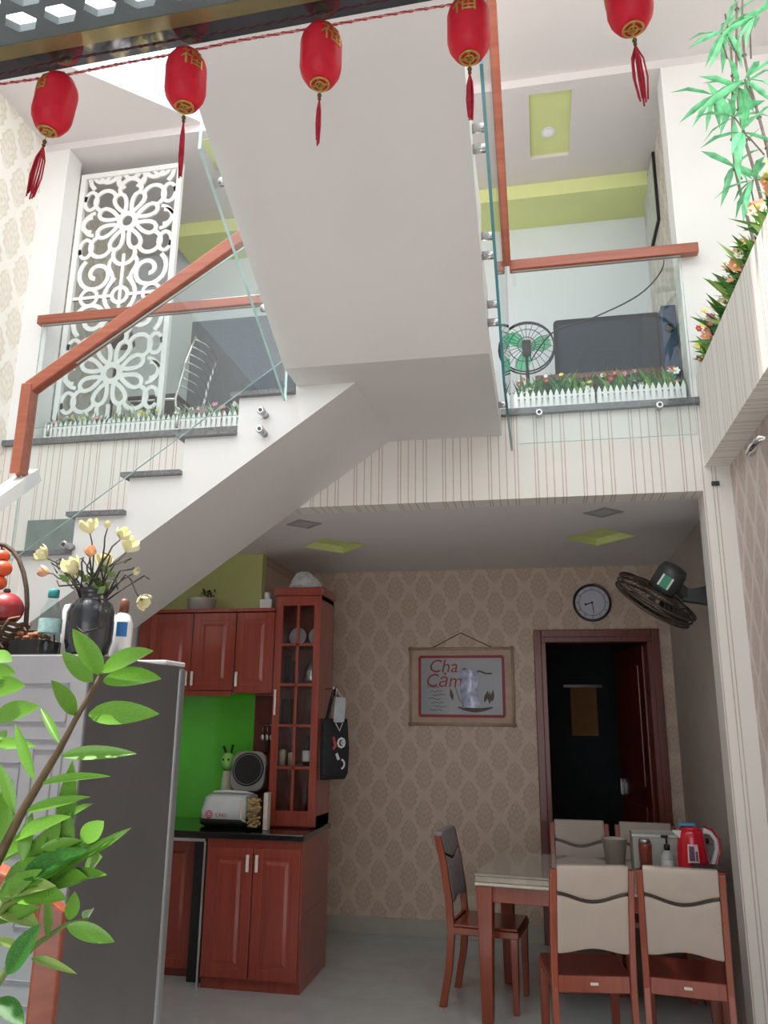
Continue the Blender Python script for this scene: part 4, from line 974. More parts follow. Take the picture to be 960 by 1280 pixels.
# upper flight, both sides
zs = lambda y: 3.21+.5*(3.33-y)
t = rail_thing('stair_railing', 'glass railing on the lace screen side of the overhead flight')
glass_plate(t, [(3.46, 3.1), (3.46, 4.25), (2.35, 4.8), (2.35, zs(2.35)-.04)], 'x', -1.19, -1.178)
MB().bar((-1.184, 3.5, 4.28), (-1.184, 2.3, 4.87), .06, .07).build('handrail', handwood, t, .006)
for y in (3.07, 2.54):
    standoff(t, (-1.1505, y, zs(y)+.05), (-1, 0, 0), .027); standoff(t, (-1.1505, y, zs(y)+.13), (-1, 0, 0), .027)
t = rail_thing('stair_railing', 'glass railing on the television side of the overhead flight')
glass_plate(t, [(4.33, 3.08), (3.42, 3.1), (2.2, zs(2.2)-.06), (2.2, 4.85), (3.42, 4.22), (4.33, 4.22)], 'x', -.127, -.115, gedge)
MB().bar((-.121, 4.33, 4.275), (-.121, 2.15, 5.45), .06, .07).build('handrail', handwood, t, .006)
for y in (2.55, 2.95, 3.25): standoff(t, (-.179, y, zs(y)+.07), (1, 0, 0), .048); standoff(t, (-.179, y, zs(y)+.16), (1, 0, 0), .048)
standoff(t, (-.179, 4.1, 3.27), (1, 0, 0), .048)
# newel in the foreground
t = rail_thing('newel_railing', 'reddish wooden newel with sloping rail and glass beside the refrigerator')
nz = 1.215
b = MB(); b.T = Matrix.Translation((-1.085, 1.75, 0)) @ Matrix.Rotation(math.radians(24), 4, 'Z')
b.add([(sx*.028, sy*.028, z) for z in (0,) for sx, sy in ((-1,-1),(1,-1),(1,1),(-1,1))]+[(-.028,-.028,1.225),(.028,-.028,1.185),(.028,.028,1.185),(-.028,.028,1.225)], [(0,3,2,1),(4,5,6,7),(0,1,5,4),(1,2,6,5),(2,3,7,6),(3,0,4,7)])
b.build('post', handwood, t, .005)
MB().bar((-1.1, 1.755, 1.195), (-2.6, 1.8, 1.62), .055, .06).build('handrail', handwood, t, .005)
glass_plate(t, [(-1.12, .03), (-2.5, .03), (-2.5, 1.55), (-1.12, 1.15)], 'y', 1.75, 1.762)
MB().box(-2.5, -1.12, 1.735, 1.777, 0, .03).build('shoe', steel, t)

# ------- lace screen
t = thing('lace_screen', 'white lace cut room divider screen standing on the upper floor', 'screen', (-2.835, 4.6, FZ))
fw_, sh = .405, 2.16
b = MB(); b.box(-fw_, -fw_+.04, -.02, .02, 0, sh); b.box(fw_-.04, fw_, -.02, .02, 0, sh); b.box(-fw_+.04, fw_-.04, -.02, .02, sh-.04, sh); b.box(-fw_+.04, fw_-.04, -.02, .02, 0, .04); b.build('frame', white, t, .003)
def spiral(cx, cz, r0, r1, a0, turns, n=22, sx=1, sz=1): return [(cx+sx*(r0+(r1-r0)*i/n)*math.cos(a0+turns*2*PI*i/n), cz+sz*(r0+(r1-r0)*i/n)*math.sin(a0+turns*2*PI*i/n)) for i in range(n+1)]
b = MB(); Y0, Y1 = -.007, .007
_rb = b.ribbon; _ct = [0]
def jit(pts, wd, y0, y1, mi=0, closed=False):
    _ct[0] += 1; e = (_ct[0] % 23)*.00013
    return _rb(pts, [v*1.3 for v in wd] if isinstance(wd, list) else wd*1.3, y0+e, y1-e*.7, mi, closed)
b.ribbon = jit
def unit(cz):
    b.ribbon(arc(0, cz, .062, 0, 2*PI, 20)[:-1], .032, Y0, Y1, 0, True)
    for k in range(8):
        a = 2*PI*k/8+PI/8; c, s = math.cos(a), math.sin(a)
        pts = []
        for i in range(14):
            u = 2*PI*i/14; rr = .165+.082*math.cos(u); ww = .042*math.sin(u)*(1+.45*math.cos(u)); pts.append((rr*c-ww*s, cz+rr*s+ww*c))
        b.ribbon(pts, .024, Y0, Y1, 0, True)
    for k in range(8):
        a = 2*PI*k/8; b.ribbon(arc(.27*math.cos(a), cz+.27*math.sin(a), .085, a-1.9, a+1.9, 12) if abs(math.cos(a)) < .9 else arc(.29*math.cos(a), cz, .06, a-1.7, a+1.7, 10), .024, Y0, Y1)
    for sx in (-1, 1):
        for sz in (-1, 1):
            b.ribbon(spiral(.2, 0, .15, .03, -.6, 1.35, 24) and [(sx*(.2+(.15-.12*i/24)*math.cos(-.9+1.35*2*PI*i/24)), cz+sz*(.42+(.15-.12*i/24)*math.sin(-.9+1.35*2*PI*i/24))) for i in range(25)], .026, Y0, Y1)
            b.ribbon([(sx*(.09+.02*math.sin(i*.9)), cz+sz*(.3+.03*i)) for i in range(10)], .022, Y0, Y1)
            b.ribbon([(sx*(.31+.05*math.cos(2.2*PI*i/16)), cz+sz*(.2+.075*math.sin(2.2*PI*i/16))) for i in range(17)], .022, Y0, Y1)
            b.ribbon([(sx*(.36-.1*i/5), cz+sz*(.02+.02*math.sin(i*.6)+.014*i)) for i in range(6)], .02, Y0, Y1)
    for z in (-.6, .6):
        if z > 0 and cz > 1.2: z = .42
        b.ribbon(arc(0, cz+z, .06, 0, 2*PI, 14)[:-1], .024, Y0, Y1, 0, True)
        for sx in (-1, 1):
            b.ribbon([(sx*(.05+.07*math.sin(PI*i/8)), cz+z-.14+.035*i) for i in range(9)], .024, Y0, Y1)
            b.ribbon([(sx*(.24+.065*math.cos(2*PI*i/14)), cz+z+.065*math.sin(2*PI*i/14)) for i in range(14)], .022, Y0, Y1, 0, True)
            b.ribbon([(sx*(.06+.055*i), cz+z) for i in range(7)], .02, Y0, Y1)
unit(1.73); unit(.53)
b.ribbon([(0, .04), (0, .3)], .02, Y0, Y1); b.ribbon([(0, .8), (0, 1.46)], .018, Y0, Y1)
# keep the sheet inside the frame
b.v = [(max(-.388, min(.388, x)), y, max(.03, min(sh-.03, z))) for x, y, z in b.v]
b.build('lattice', white, t)

# ------- picket planters with flowers on the upper ledge
pm = MB(); pm.prism([(-.011, 0), (.011, 0), (.011, .108), (0, .135), (-.011, .108)], 'y', -.004, .004); picket_mesh = pm.mesh('picket', fence)
petals = [mat('petal red', (206, 70, 84), .6), mat('petal white', (244, 244, 240), .6), mat('petal yellow', (236, 220, 120), .6), mat('petal peach', (236, 160, 130), .6), mat('petal pink', (222, 140, 170), .6)]
def greens(x0, x1, y0, y1, z0, n, h, seed, w=.007, lean=.5, xmax=9):
    random.seed(seed); b = MB()
    for i in range(n):
        p = V3(random.uniform(x0, x1), random.uniform(y0, y1), z0); d = V3(random.uniform(-lean, lean), random.uniform(-lean, lean), 1).normalized()*h*random.uniform(.4, 1.1); s = d.cross(V3(random.uniform(-1, 1), random.uniform(-1, 1), .1)).normalized()*w*random.uniform(.7, 1.4); q = p+d*.55; e = p+d+V3(d.x, d.y, -abs(d.z)*.15)*.5
        b.add([p-s*.5, p+s*.5, q+s, e, q-s], [(0, 1, 2, 4), (4, 2, 3)], random.choice((0, 0, 1, 2)))
    b.v = [(min(x, xmax), y, z) for x, y, z in b.v]
    return b
def blooms(x0, x1, y0, y1, z0, z1, n, seed, cols, r=.012):
    random.seed(seed); b = MB()
    for i in range(n):
        c = V3(random.uniform(x0, x1), random.uniform(y0, y1), random.uniform(z0, z1)); ax = V3(random.uniform(-.6, .6), -1, random.uniform(-.4, .8)).normalized(); u = ax.cross(V3(0, 0, 1)).normalized(); v = u.cross(ax); mi = random.choice(cols); rr = r*random.uniform(.8, 1.5)
        for k in range(6):
            a = 2*PI*k/6; d = u*math.cos(a)+v*math.sin(a); s = ax.cross(d)*rr*.42
            b.add([c, c+d*rr*.6+s+ax*rr*.2, c+d*rr*1.1+ax*rr*.35, c+d*rr*.6-s+ax*rr*.2], [(0, 1, 2, 3)], mi)
        b.ball(c+ax*rr*.15, rr*.28, 6, 4, 2)
    return b
def planter(x, w_, label, seed, cols, pale=False):
    t = thing('picket_planter', label, 'planter', (x, 4.455, FZ+.0005), 0, 'picket planters on the upper ledge')
    b = MB(); b.box(0, w_-.006, .02, .028, 0, .095); b.box(0, w_-.006, .112, .12, 0, .095); b.box(0, .008, .028, .112, 0, .095); b.box(w_-.014, w_-.006, .028, .112, 0, .095); b.box(.008, w_-.014, .028, .112, 0, .008); b.build('trough', fence, t)
    b = MB(); b.box(0, w_-.006, .008, .0199, .03, .044); b.box(0, w_-.006, .008, .0199, .086, .1); b.build('fence_rail', fence, t)
    n = int(w_/.033)
    for k in range(n): o = link('picket', picket_mesh, t); o.location = ((k+.5)*w_/n-.003, .004, 0)
    MB().box(.008, w_-.014, .028, .112, .008, .085).build('soil', brown, t)
    G = [mat('sage', (150, 172, 150), .6, var=.2), mat('sage pale', (186, 198, 184), .6), mat('sage deep', (110, 134, 112), .6)] if pale else [leafd, leafm, mat('leaf blue green', (70, 120, 88), .5, var=.2)]
    o = greens(.035, w_-.035, .035, .1, .085, int((560 if not pale else 460)*w_), .17 if not pale else .13, seed, .009, .45).build('foliage', G, t); o['kind'] = 'stuff'
    o = blooms(.03, w_-.03, .015, .1, .13, .24 if not pale else .2, int(44*w_), seed+1, cols, .016).build('blossoms', petals, t); o['kind'] = 'stuff'
planter(-.105, .475, 'white picket planter of mixed flowers before the upstairs fan', 21, (1, 2, 1, 0))
planter(.375, .5, 'white picket planter with red and white flowers before the television', 31, (0, 1, 1, 4))
planter(-3.2, .42, 'white picket planter at the outer end of the lace screen', 41, (1, 4, 2), True)
planter(-2.78, .42, 'white picket planter with a yellow bloom before the middle of the lace screen', 51, (1, 2, 2), True)
planter(-2.36, .42, 'white picket planter between the lace screen and the chrome chair', 61, (1, 4), True)
planter(-1.94, .42, 'white picket planter before the chrome chair next to the steps', 71, (1, 1, 2), True)

# ------- flowers and bamboo on the right planter ledge
k = 0
for y0, y1, lab in ((3.75, 4.36, 'clump of red and yellow flowers on the striped ledge near the railing'), (3.15, 3.75, 'clump of peach flowers in the middle of the striped ledge'), (2.45, 3.15, 'leafy green clump on the striped ledge below the bamboo')):
    t = thing('flower_clump', lab, 'flowers', (1.03, (y0+y1)/2, 3.4205), 0, 'flower clumps on the right ledge'); d = (y1-y0)/2
    MB().box(-.06, .07, -d+.02, d-.02, 0, .07).build('trough', brown, t, .004)
    o = greens(-.07, .09, -d+.05, d-.05, .06, 520, .18, 81+k, .016, .75).build('foliage', [leafd, leafm, leafl], t); o['kind'] = 'stuff'
    o = blooms(-.14, .05, -d+.05, d-.05, .1, .24, 60, 90+k, ((0, 2, 3, 3, 4), (3, 3, 0, 1, 1), (2, 1, 3))[k], .024).build('blossoms', petals, t); o['kind'] = 'stuff'; k += 1
bl = MB(); bl.add([(0, 0, 0), (.05, .012, .006), (.05, 0, .0), (.05, -.012, .006), (.12, .014, .004), (.12, 0, -.004), (.12, -.014, .004), (.19, 0, -.03)], [(0, 2, 1), (0, 3, 2), (1, 2, 5, 4), (2, 3, 6, 5), (4, 5, 7), (5, 6, 7)], 0, True)
bamg = mat('bamboo leaf', (128, 216, 160), .45, var=.2, scale=20); bamn = mat('bamboo stem', (128, 112, 104), .6, var=.2, scale=30); bamleaf = bl.mesh('leaf', bamg)
random.seed(17)
for y, zt, lab, cl in ((3.78, 5.3, 'slender bamboo stem with drooping leaves nearest the white pier', (4.35, 4.76, 5.1)), (3.6, 5.35, 'slender bamboo stem with dense leaf fans above the ledge flowers', (4.05, 4.42, 4.55, 4.9)), (3.42, 5.3, 'slender bamboo stem with leaf tufts farthest from the pier', (4.2, 4.5, 4.75))):
    t = thing('bamboo_plant', lab, 'bamboo', (1.1, y, 3.44), 0, 'bamboo stems on the right ledge')
    H = zt-3.44; pts = [(.02*math.sin(q*.9+y*5), .03*math.sin(q*.7+y), H*q/10) for q in range(11)]
    MB().tube(pts, [.009-.0004*q for q in range(11)], 6).build('stem', bamn, t)
    b = MB()
    for q in range(1, 10): b.lathe([(.0115, -.003), (.0115, .003)], 8, c=pts[q])
    b.build('node_rings', bamn, t)['kind'] = 'stuff'
    for z in cl:
        c = V3(-.02, random.uniform(-.03, .03), z-3.44); br = c+V3(random.uniform(-.08, .02), random.uniform(-.14, .04), .05)
        MB().tube([c+V3(.02, 0, -.06), (c+br)*.5, br], .004, 5).build('twig', bamn, t)
        for q in range(9):
            o = link('leaf', bamleaf, t); o.location = br; a = random.uniform(0, 2*PI); o.rotation_euler = (random.uniform(-.6, .6), random.uniform(-.75, 1.1), a); s = random.uniform(.8, 1.25); o.scale = (s, s, s)

# ------- upper room
t = thing('television', 'large black television with rounded corners in the upper room', 'television', (.53, 5.22, FZ))
b = MB(); b.prism(rrect(.72, .44, .03, 4, 0, .75), 'y', -.02, .03); b.build('casing', mat('television casing', (22, 22, 28), .6, spec=.2), t, .006)
b = MB(); b.prism(rrect(.66, .37, .012, 3, 0, .745), 'y', -.0225, -.0202); b.build('display', mat('dark display', (34, 46, 58), .4, var=.15, scale=2, spec=.2), t)
b = MB(); b.box(-.05, .05, -.01, .03, .5, .56); b.box(-.18, .18, -.1, .1, .48, .5); b.build('stand', blackp, t, .004)
t = thing('television_bench', 'low dark bench under the television in the upper room', 'bench', (.48, 5.22, FZ)); MB().box(-.45, .44, -.2, .2, .44, .479).build('top', cabdark, t, .004)
for x in (-.42, .41):
    for y in (-.17, .17): MB().box(x-.02, x+.02, y-.02, y+.02, 0, .44).build('leg', cabdark, t)
t = thing('tower_speaker', 'narrow dark blue speaker standing between the television and the pier', 'speaker', (.865, 4.82, FZ)); MB().box(-.045, .045, -.06, .06, 0, .78).build('cabinet', mat('navy cabinet', (44, 66, 96), .35, var=.1), t, .006)
b = MB(); b.T = Matrix.Translation((0, -.0605, .62)) @ Matrix.Rotation(PI/2, 4, 'X'); b.lathe([(.03, 0), (.032, .004), (.012, -.002+.004)], 18); b.build('driver', blackp, t)
t = thing('floor_fan', 'black round floor fan behind the picket planter in the upper room', 'fan', (-.02, 5.1, FZ))
b = MB(); b.T = Matrix.Translation((0, 0, .72)) @ Matrix.Rotation(PI/2, 4, 'X')
for r, z in ((.19, 0), (.185, .03), (.12, .05), (.06, .055)): b.tube([(r*math.cos(2*PI*q/28), r*math.sin(2*PI*q/28), z) for q in range(28)], .006 if r > .18 else .003, 6, closed=True)
for q in range(24): a = 2*PI*q/24; b.tube([(.03*math.cos(a), .03*math.sin(a), .055), (.12*math.cos(a), .12*math.sin(a), .05), (.19*math.cos(a), .19*math.sin(a), .0)], .002, 4)
b.build('cage', blackp, t)
for q in range(3):
    b = MB(); b.T = Matrix.Translation((0, 0, .72)) @ Matrix.Rotation(PI/2, 4, 'X') @ Matrix.Rotation(q*2*PI/3+.3, 4, 'Z'); b.add([(.02, -.02, 0), (.1, -.06, -.01), (.165, -.04, -.01), (.165, .04, .012), (.1, .05, .012), (.02, .02, 0)], [(0, 1, 4, 5), (1, 2, 3, 4)]); b.build('blade', mat('green blade', (84, 190, 140), .3), t)
b = MB(); b.box(-.03, .03, -.02, .1, .66, .78); b.build('motor', blackp, t, .01); b = MB(); b.lathe([(.013, .03), (.013, .7)], 12); b.lathe([(.14, 0), (.14, .012), (.1, .03)], 24); b.build('stand', blackp, t)
tag(MB().tube(smooth([(-.02, 5.25, 4.02), (.15, 4.9, 4.08), (.4, 4.9, 4.16), (.71, 4.9, 4.3), (.88, 4.95, 4.5), (.933, 5.1, 4.75)]), .005, 6).build('power_cable', blackp), 'thin black cable hanging across in front of the television', 'cable')
t = thing('wall_picture', 'thin black edged picture on the damask side wall upstairs', 'picture', (.9395, 5.42, 5.02)); MB().box(-.02, 0, -.26, .26, 0, .56).build('frame', blackp, t); MB().box(-.022, -.0201, -.24, .24, .02, .54).build('print', mat('pale print', (196, 200, 196), .5, var=.1), t)
t = thing('chrome_chair', 'chrome framed chair with a slatted back in the upper room', 'chair', (-2.48, 5.1, FZ))
b = MB()
for s in (-1, 1): b.tube([(.1, s*.2, .92), (.04, s*.205, .72), (0, s*.21, .5), (-.02, s*.2, .44), (.06, s*.21, 0)], .011, 8); b.tube([(-.02, s*.2, .44), (-.38, s*.19, .45), (-.4, s*.2, 0)], .011, 8)
b.build('frame', chrome, t)
for q in range(7):
    u = q/6; z = .9-.36*u; x = .095-.085*u; MB().tube([(x, -.2, z), (x+.035, -.1, z+.004), (x+.045, 0, z+.005), (x+.035, .1, z+.004), (x, .2, z)], .006, 6).build('back_slat', chrome, t)
MB().box(-.4, -.01, -.2, .2, .452, .49).build('seat', blackp, t, .015)
t = thing('grey_partition', 'dark grey partition board behind the chrome chair', 'partition', (-2.3, 5.62, FZ)); MB().box(-.46, .46, -.02, .02, .06, 1.44).build('board', mat('slate board', (96, 102, 112), .6, var=.06, scale=4, spec=.2), t, .004)
for x in (-.35, .35): MB().box(x-.04, x+.04, -.12, .12, 0, .06).build('foot', darkgrey, t)
t = thing('floor_lamp', 'black bell shaded floor lamp behind the lace screen', 'lamp', (-3.06, 5.0, FZ)); MB().lathe([(.13, .98), (.12, 1.02), (.07, 1.16), (.05, 1.2)], 22).build('shade', blackp, t); MB().lathe([(.012, .02), (.012, 1.0)], 10).build('pole', blackp, t); MB().lathe([(.12, 0), (.12, .015), (.1, .02)], 22).build('base', blackp, t)

# ------- small fittings on the right
t = thing('wall_spout', 'chrome pipe fitting on the right damask wall under the ledge', 'fitting', (RX, 3.6, 2.83)); b = MB(); b.T = Matrix.Rotation(-PI/2, 4, 'Y'); b.lathe([(.035, 0), (.035, .01)], 16); b.build('rose', chrome, t)
MB().tube([(-.01, 0, 0), (-.05, 0, 0), (-.06, .1, -.004), (-.06, .16, -.01)], [.018, .018, .022, .026], 12).build('pipe', chrome, t)
t = thing('wall_clip', 'small grey clip on the striped pilaster', 'clip', (.965, SY, 2.86)); b = MB(); b.box(-.02, .02, -.014, -.0005, -.012, .012); b.box(-.012, .012, -.02, -.014, -.007, .007); b.build('body', darkgrey, t, .002)

# ------- string of lanterns
twine = mat('red and white twine', (184, 60, 66), .8, var=.35, scale=220)
sp = [(-1.9, 1.5, 3.205), (-1.333, 1.5, 3.198), (-1.15, 1.5, 3.194), (-.99, 1.5, 3.202), (-.81, 1.5, 3.207), (-.672, 1.5, 3.216), (-.463, 1.5, 3.218), (-.27, 1.5, 3.222), (-.108, 1.5, 3.222), (.07, 1.5, 3.232), (.243, 1.5, 3.236), (.5, 1.5, 3.245), (1.0495, 1.5, 3.25)]
sp[0] = (-3.449, 1.5, 3.22)
b = MB()
for off in (0, PI):
    pts = []
    for (a, c) in zip(sp, sp[1:]):
        L = abs(c[0]-a[0]); n = max(3, int(L/.012))
        for i in range(n):
            u = i/n; x = a[0]+(c[0]-a[0])*u; ph = x*170+off; pts.append((x, 1.5+.0022*math.cos(ph), a[2]+(c[2]-a[2])*u+.0022*math.sin(ph)))
    b.tube(pts, .0022, 4, 0 if off else 1)
tag(b.build('lantern_string', [twine, mat('white twine', (214, 150, 146), .8, var=.3, scale=200)]), 'twisted red and white string carrying the lanterns under the canopy', 'string')
def lantern(x, zt, h, label, tilt, face, spread, tl):
    t = thing('paper_lantern', label, 'lantern', (x, 1.5, zt)); t.rotation_euler = (0, tilt, 0)
    r = .05
    prof = [(.018, -h), (.034, -h+.008), (r*.93, -h+.03), (r, -h+.046), (r*1.0, -h*.5), (r, -.046), (r*.93, -.03), (.034, -.008), (.018, 0)]
    MB().lathe(prof, 24).build('body', red, t)
    b = MB(); b.lathe([(.02, -.002), (.022, .002), (.012, .004)], 16); b.build('top_cap', gold, t)
    b = MB(); b.tube([(.021*math.cos(2*PI*k/18), .021*math.sin(2*PI*k/18), -h-.001) for k in range(18)], .003, 6, closed=True); b.box(-.02, .02, -.0025, .0025, -h-.004, -h); b.box(-.0025, .0025, -.02, .02, -h-.004, -h)
    b.tube([(.01*math.cos(2*PI*k/12), .01*math.sin(2*PI*k/12), -h-.002) for k in range(12)], .0025, 6, closed=True); b.build('bottom_cap', gold, t)
    MB().tube([(.0, 0, .002), (.008, 0, .012), (0, 0, .02), (-.008, 0, .012), (0, 0, .004)], .0012, 5).build('hook', mat('wire', (210, 210, 205), .3, .6), t)
    # gold good fortune character wrapped round the upper body
    me = textmesh('福', .06, .0006); me.materials.clear(); me.materials.append(gold)
    for v in me.vertices:
        a = face+v.co.x/r; rr = r*1.012+v.co.z+.0005; zz = v.co.y-.052
        if zz > -.045: rr -= (zz+.045)*.28
        v.co = (rr*math.sin(a), -rr*math.cos(a), zz)
    link('character', me, t)
    tz = -h
    ta = bpy.data.objects.new('x', None); bpy.data.objects.remove(ta)
    MB().tube([(0, 0, tz), (0, 0, tz-.03)], .0011, 5).build('tassel_cord', gold, t)
    b = MB(); b.ball((0, 0, tz-.032), (.0055, .0055, .006), 10, 7); b.ball((0, 0, tz-.042), (.0045, .0045, .005), 10, 7); bd = b.build('bead', mat('bronze bead', (110, 84, 50), .4, .4), t)
    b = MB(); random.seed(int(x*100)+50)
    for k in range(9):
        a = 2*PI*k/9; s = spread*random.uniform(.5, 1.2); e = tl*random.uniform(.85, 1.05)
        b.tube([(0, 0, tz-.046), (s*math.cos(a)*.8, s*math.sin(a)*.8, tz-.046-e*.25), (s*math.cos(a), s*math.sin(a), tz-.046-e*.6), (s*.6*math.cos(a), s*.6*math.sin(a), tz-.046-e)], .002, 5)
    b.build('tassel', mat('tassel red', (190, 34, 58), .7, var=.2, scale=80), t)
lantern(-1.152, 3.187, .16, 'red lantern tilted over the damask left wall with a wide tassel', .13, -.5, .013, .15)
lantern(-.809, 3.2, .158, 'red lantern with a thin tassel before the white upper opening', -.03, .75, .005, .15)
lantern(-.462, 3.211, .16, 'red lantern hanging before the sloping stair soffit', .0, .85, .006, .12)
lantern(-.109, 3.222, .158, 'red lantern at the edge of the stair soffit with the character facing out', .0, -.12, .008, .12)
lantern(.243, 3.235, .158, 'red lantern before the upper room ceiling with a frayed tassel', -.05, -1.9, .014, .15)

# ------- foreground plant
LEAVES = [(-0.468, 0.8, 1.643, -0.493, 0.778, 1.691, 0.0201), (-0.468, 0.8, 1.648, -0.399, 0.771, 1.668, 0.022), (-0.465, 0.8, 1.638, -0.394, 0.787, 1.641, 0.022), (-0.478, 0.8, 1.636, -0.501, 0.774, 1.666, 0.0165), (-0.494, 0.8, 1.601, -0.505, 0.769, 1.636, 0.0165), (-0.478, 0.8, 1.602, -0.394, 0.787, 1.604, 0.022), (-0.509, 0.8, 1.571, -0.547, 0.815, 1.61, 0.008), (-0.506, 0.8, 1.559, -0.426, 0.809, 1.564, 0.0139), (-0.534, 0.8, 1.534, -0.571, 0.807, 1.592, 0.0102), (-0.526, 0.8, 1.529, -0.438, 0.777, 1.544, 0.0091), (-0.553, 0.8, 1.502, -0.573, 0.795, 1.549, 0.011), (-0.539, 0.8, 1.502, -0.459, 0.78, 1.522, 0.0102), (-0.549, 0.8, 1.474, -0.476, 0.774, 1.504, 0.0165),
 (-0.643, 0.843, 1.668, -0.602, 0.831, 1.662, 0.0201), (-0.664, 0.88, 1.652, -0.628, 0.876, 1.65, 0.0183), (-0.659, 0.878, 1.632, -0.609, 0.869, 1.635, 0.022), (-0.628, 0.849, 1.597, -0.565, 0.836, 1.611, 0.022), (-0.646, 0.874, 1.565, -0.579, 0.859, 1.568, 0.0146), (-0.646, 0.883, 1.579, -0.627, 0.872, 1.574, 0.0146),
 (-0.509, 0.826, 1.478, -0.486, 0.79, 1.552, 0.0165), (-0.572, 0.82, 1.412, -0.455, 0.822, 1.478, 0.0274), (-0.548, 0.818, 1.435, -0.465, 0.795, 1.469, 0.022), (-0.591, 0.846, 1.416, -0.5, 0.79, 1.436, 0.022), (-0.491, 0.823, 1.452, -0.437, 0.833, 1.485, 0.0091), (-0.52, 0.845, 1.428, -0.446, 0.802, 1.447, 0.0146), (-0.491, 0.843, 1.439, -0.459, 0.816, 1.459, 0.0201), (-0.484, 0.821, 1.471, -0.468, 0.832, 1.492, 0.022), (-0.525, 0.826, 1.45, -0.505, 0.808, 1.496, 0.0146), (-0.537, 0.8, 1.454, -0.539, 0.809, 1.501, 0.0128), (-0.52, 0.839, 1.486, -0.469, 0.802, 1.513, 0.011),
 (-0.535, 0.793, 1.351, -0.502, 0.787, 1.399, 0.0201), (-0.483, 0.807, 1.394, -0.436, 0.819, 1.38, 0.0154), (-0.487, 0.818, 1.397, -0.482, 0.814, 1.424, 0.0128), (-0.487, 0.85, 1.389, -0.457, 0.804, 1.415, 0.0102), (-0.524, 0.815, 1.36, -0.464, 0.796, 1.357, 0.0073), (-0.517, 0.828, 1.377, -0.502, 0.796, 1.426, 0.0066), (-0.552, 0.811, 1.323, -0.515, 0.8, 1.306, 0.0165), (-0.565, 0.809, 1.376, -0.544, 0.826, 1.368, 0.0055), (-0.593, 0.844, 1.385, -0.524, 0.816, 1.408, 0.0146), (-0.568, 0.794, 1.471, -0.553, 0.791, 1.506, 0.0183), (-0.583, 0.836, 1.409, -0.517, 0.798, 1.446, 0.0183), (-0.52, 0.804, 1.466, -0.484, 0.819, 1.474, 0.011),
 (-.575, .83, 1.43, -.49, .80, 1.452, .026), (-.56, .82, 1.42, -.48, .79, 1.425, .024), (-.6, .84, 1.44, -.53, .80, 1.475, .024), (-.55, .83, 1.44, -.5, .80, 1.49, .024), (-.6, .85, 1.4, -.52, .81, 1.395, .022), (-.53, .83, 1.43, -.47, .81, 1.44, .022), (-.59, .83, 1.46, -.55, .8, 1.5, .022), (-.6, .84, 1.47, -.575, .82, 1.53, .02), (-.51, .83, 1.44, -.495, .81, 1.5, .02)]
base = V3(-.66, .86, 0)
t = thing('potted_shrub', 'bright green leafy shrub growing up before the refrigerator', 'plant', base)
MB().lathe([(.13, 0), (.15, .02), (.19, .3), (.2, .32), (.2, .35), (.185, .35), (.175, .3)], 28, capt=False).build('pot', mat('clay pot', (150, 92, 70), .7, var=.1), t); MB().lathe([(.178, .29), (.178, .31)], 20).build('soil', mat('soil', (60, 46, 36), .9, var=.3, scale=60), t)
stemm = mat('shrub stem', (104, 84, 58), .6, var=.2, scale=60); stemg = mat('green stem', (120, 140, 70), .6)
def stem(pts, r0, r1, m=stemm):
    pts = [V3(*p)-base for p in pts]; n = len(pts); MB().tube(pts, [r0+(r1-r0)*i/(n-1) for i in range(n)], 7).build('stem', m, t)
stem([(-.66, .86, .3), (-.65, .85, .8), (-.62, .83, 1.2), (-.58, .8, 1.422), (-0.564, 0.8, 1.458), (-0.547, 0.8, 1.496), (-0.526, 0.8, 1.534), (-0.508, 0.8, 1.566), (-0.494, 0.8, 1.595), (-0.468, 0.8, 1.644)], .008, .0025)
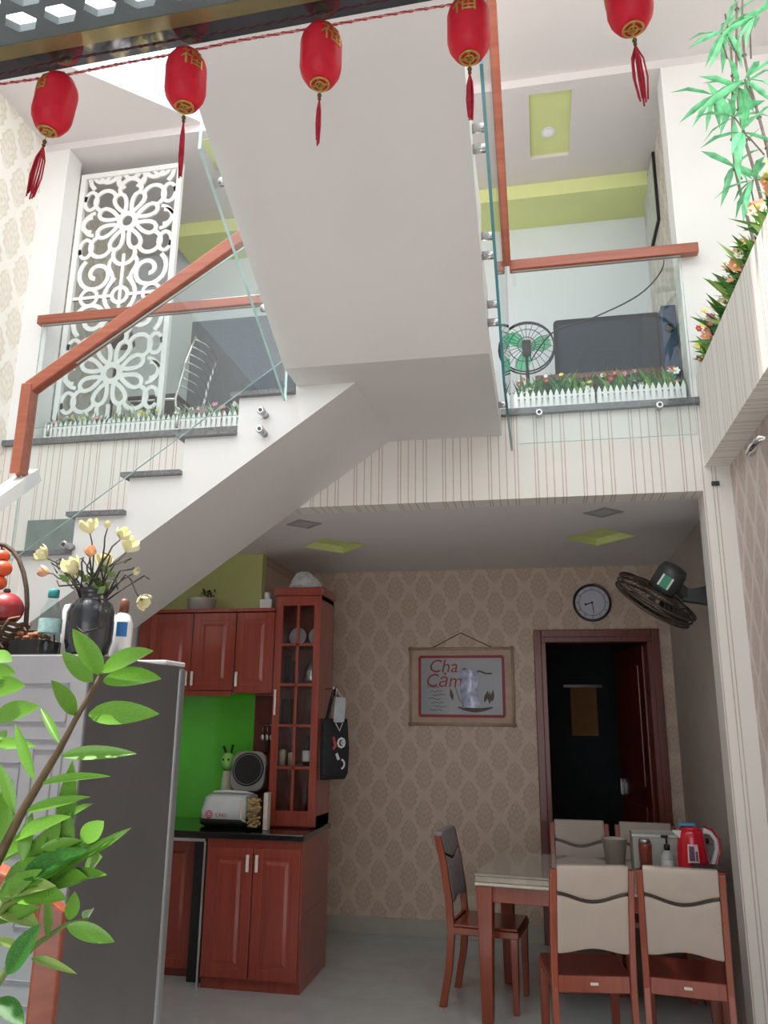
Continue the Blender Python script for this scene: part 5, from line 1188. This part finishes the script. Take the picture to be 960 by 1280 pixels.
stem([(-.67, .87, .3), (-.67, .86, .9), (-.64, .84, 1.3), (-0.595, 0.83, 1.373), (-0.57, 0.83, 1.404), (-0.536, 0.83, 1.424), (-0.504, 0.83, 1.447), (-0.475, 0.83, 1.47)], .007, .0018, stemg)
stem([(-.65, .86, .3), (-.64, .85, .9), (-0.6, 0.83, 1.28), (-0.561, 0.83, 1.342), (-0.525, 0.83, 1.372), (-0.497, 0.83, 1.39), (-0.474, 0.83, 1.396)], .006, .0015, stemg)
stem([(-.68, .87, .3), (-.69, .88, 1.0), (-.66, .87, 1.4), (-.652, .87, 1.53), (-.65, .86, 1.6), (-.645, .85, 1.67)], .007, .002)
def leaf_mesh(m, bend, fold):
    b = MB(); vs = []; n = 9
    for i in range(n):
        u = i/(n-1); wd = .5*math.sin(PI*min(.995, u**.85*.97+.02))**.8 if i < n-1 else .02
        z = -bend*u*u; vs += [(u, wd, z+fold*wd), (u, 0, z), (u, -wd, z+fold*wd)]
    b.add(vs, [q for i in range(n-1) for q in ((3*i, 3*i+1, 3*i+4, 3*i+3), (3*i+1, 3*i+2, 3*i+5, 3*i+4))], 0, True)
    return b.mesh('leaf', m)
LM = [leaf_mesh(leafm, .08, .16), leaf_mesh(leafl, .12, .2), leaf_mesh(leafd, .06, .15)]
random.seed(5)
for i, (ax, ay, az, bx, by, bz, wd) in enumerate(LEAVES):
    a, c = V3(ax, ay, az), V3(bx, by, bz); d = c-a; L = d.length; X = d.normalized()
    toc = (V3(0, 0, 1.6)-a).normalized(); Z = toc+V3(random.uniform(-.35, .35), 0, .35+random.uniform(-.2, .2)); Z = (Z-X*Z.dot(X)).normalized(); Yv = Z.cross(X)
    k = 0 if i < 9 or 13 <= i < 20 else (2 if i in (30, 21, 36) else random.choice((0, 0, 1)))
    o = link('leaf', LM[k], t); wd = max(wd, .008)*1.15
    o.matrix_local = Matrix(((X.x*L, Yv.x*wd, Z.x*L*.8, a.x-base.x), (X.y*L, Yv.y*wd, Z.y*L*.8, a.y-base.y), (X.z*L, Yv.z*wd, Z.z*L*.8, a.z-base.z), (0, 0, 0, 1)))
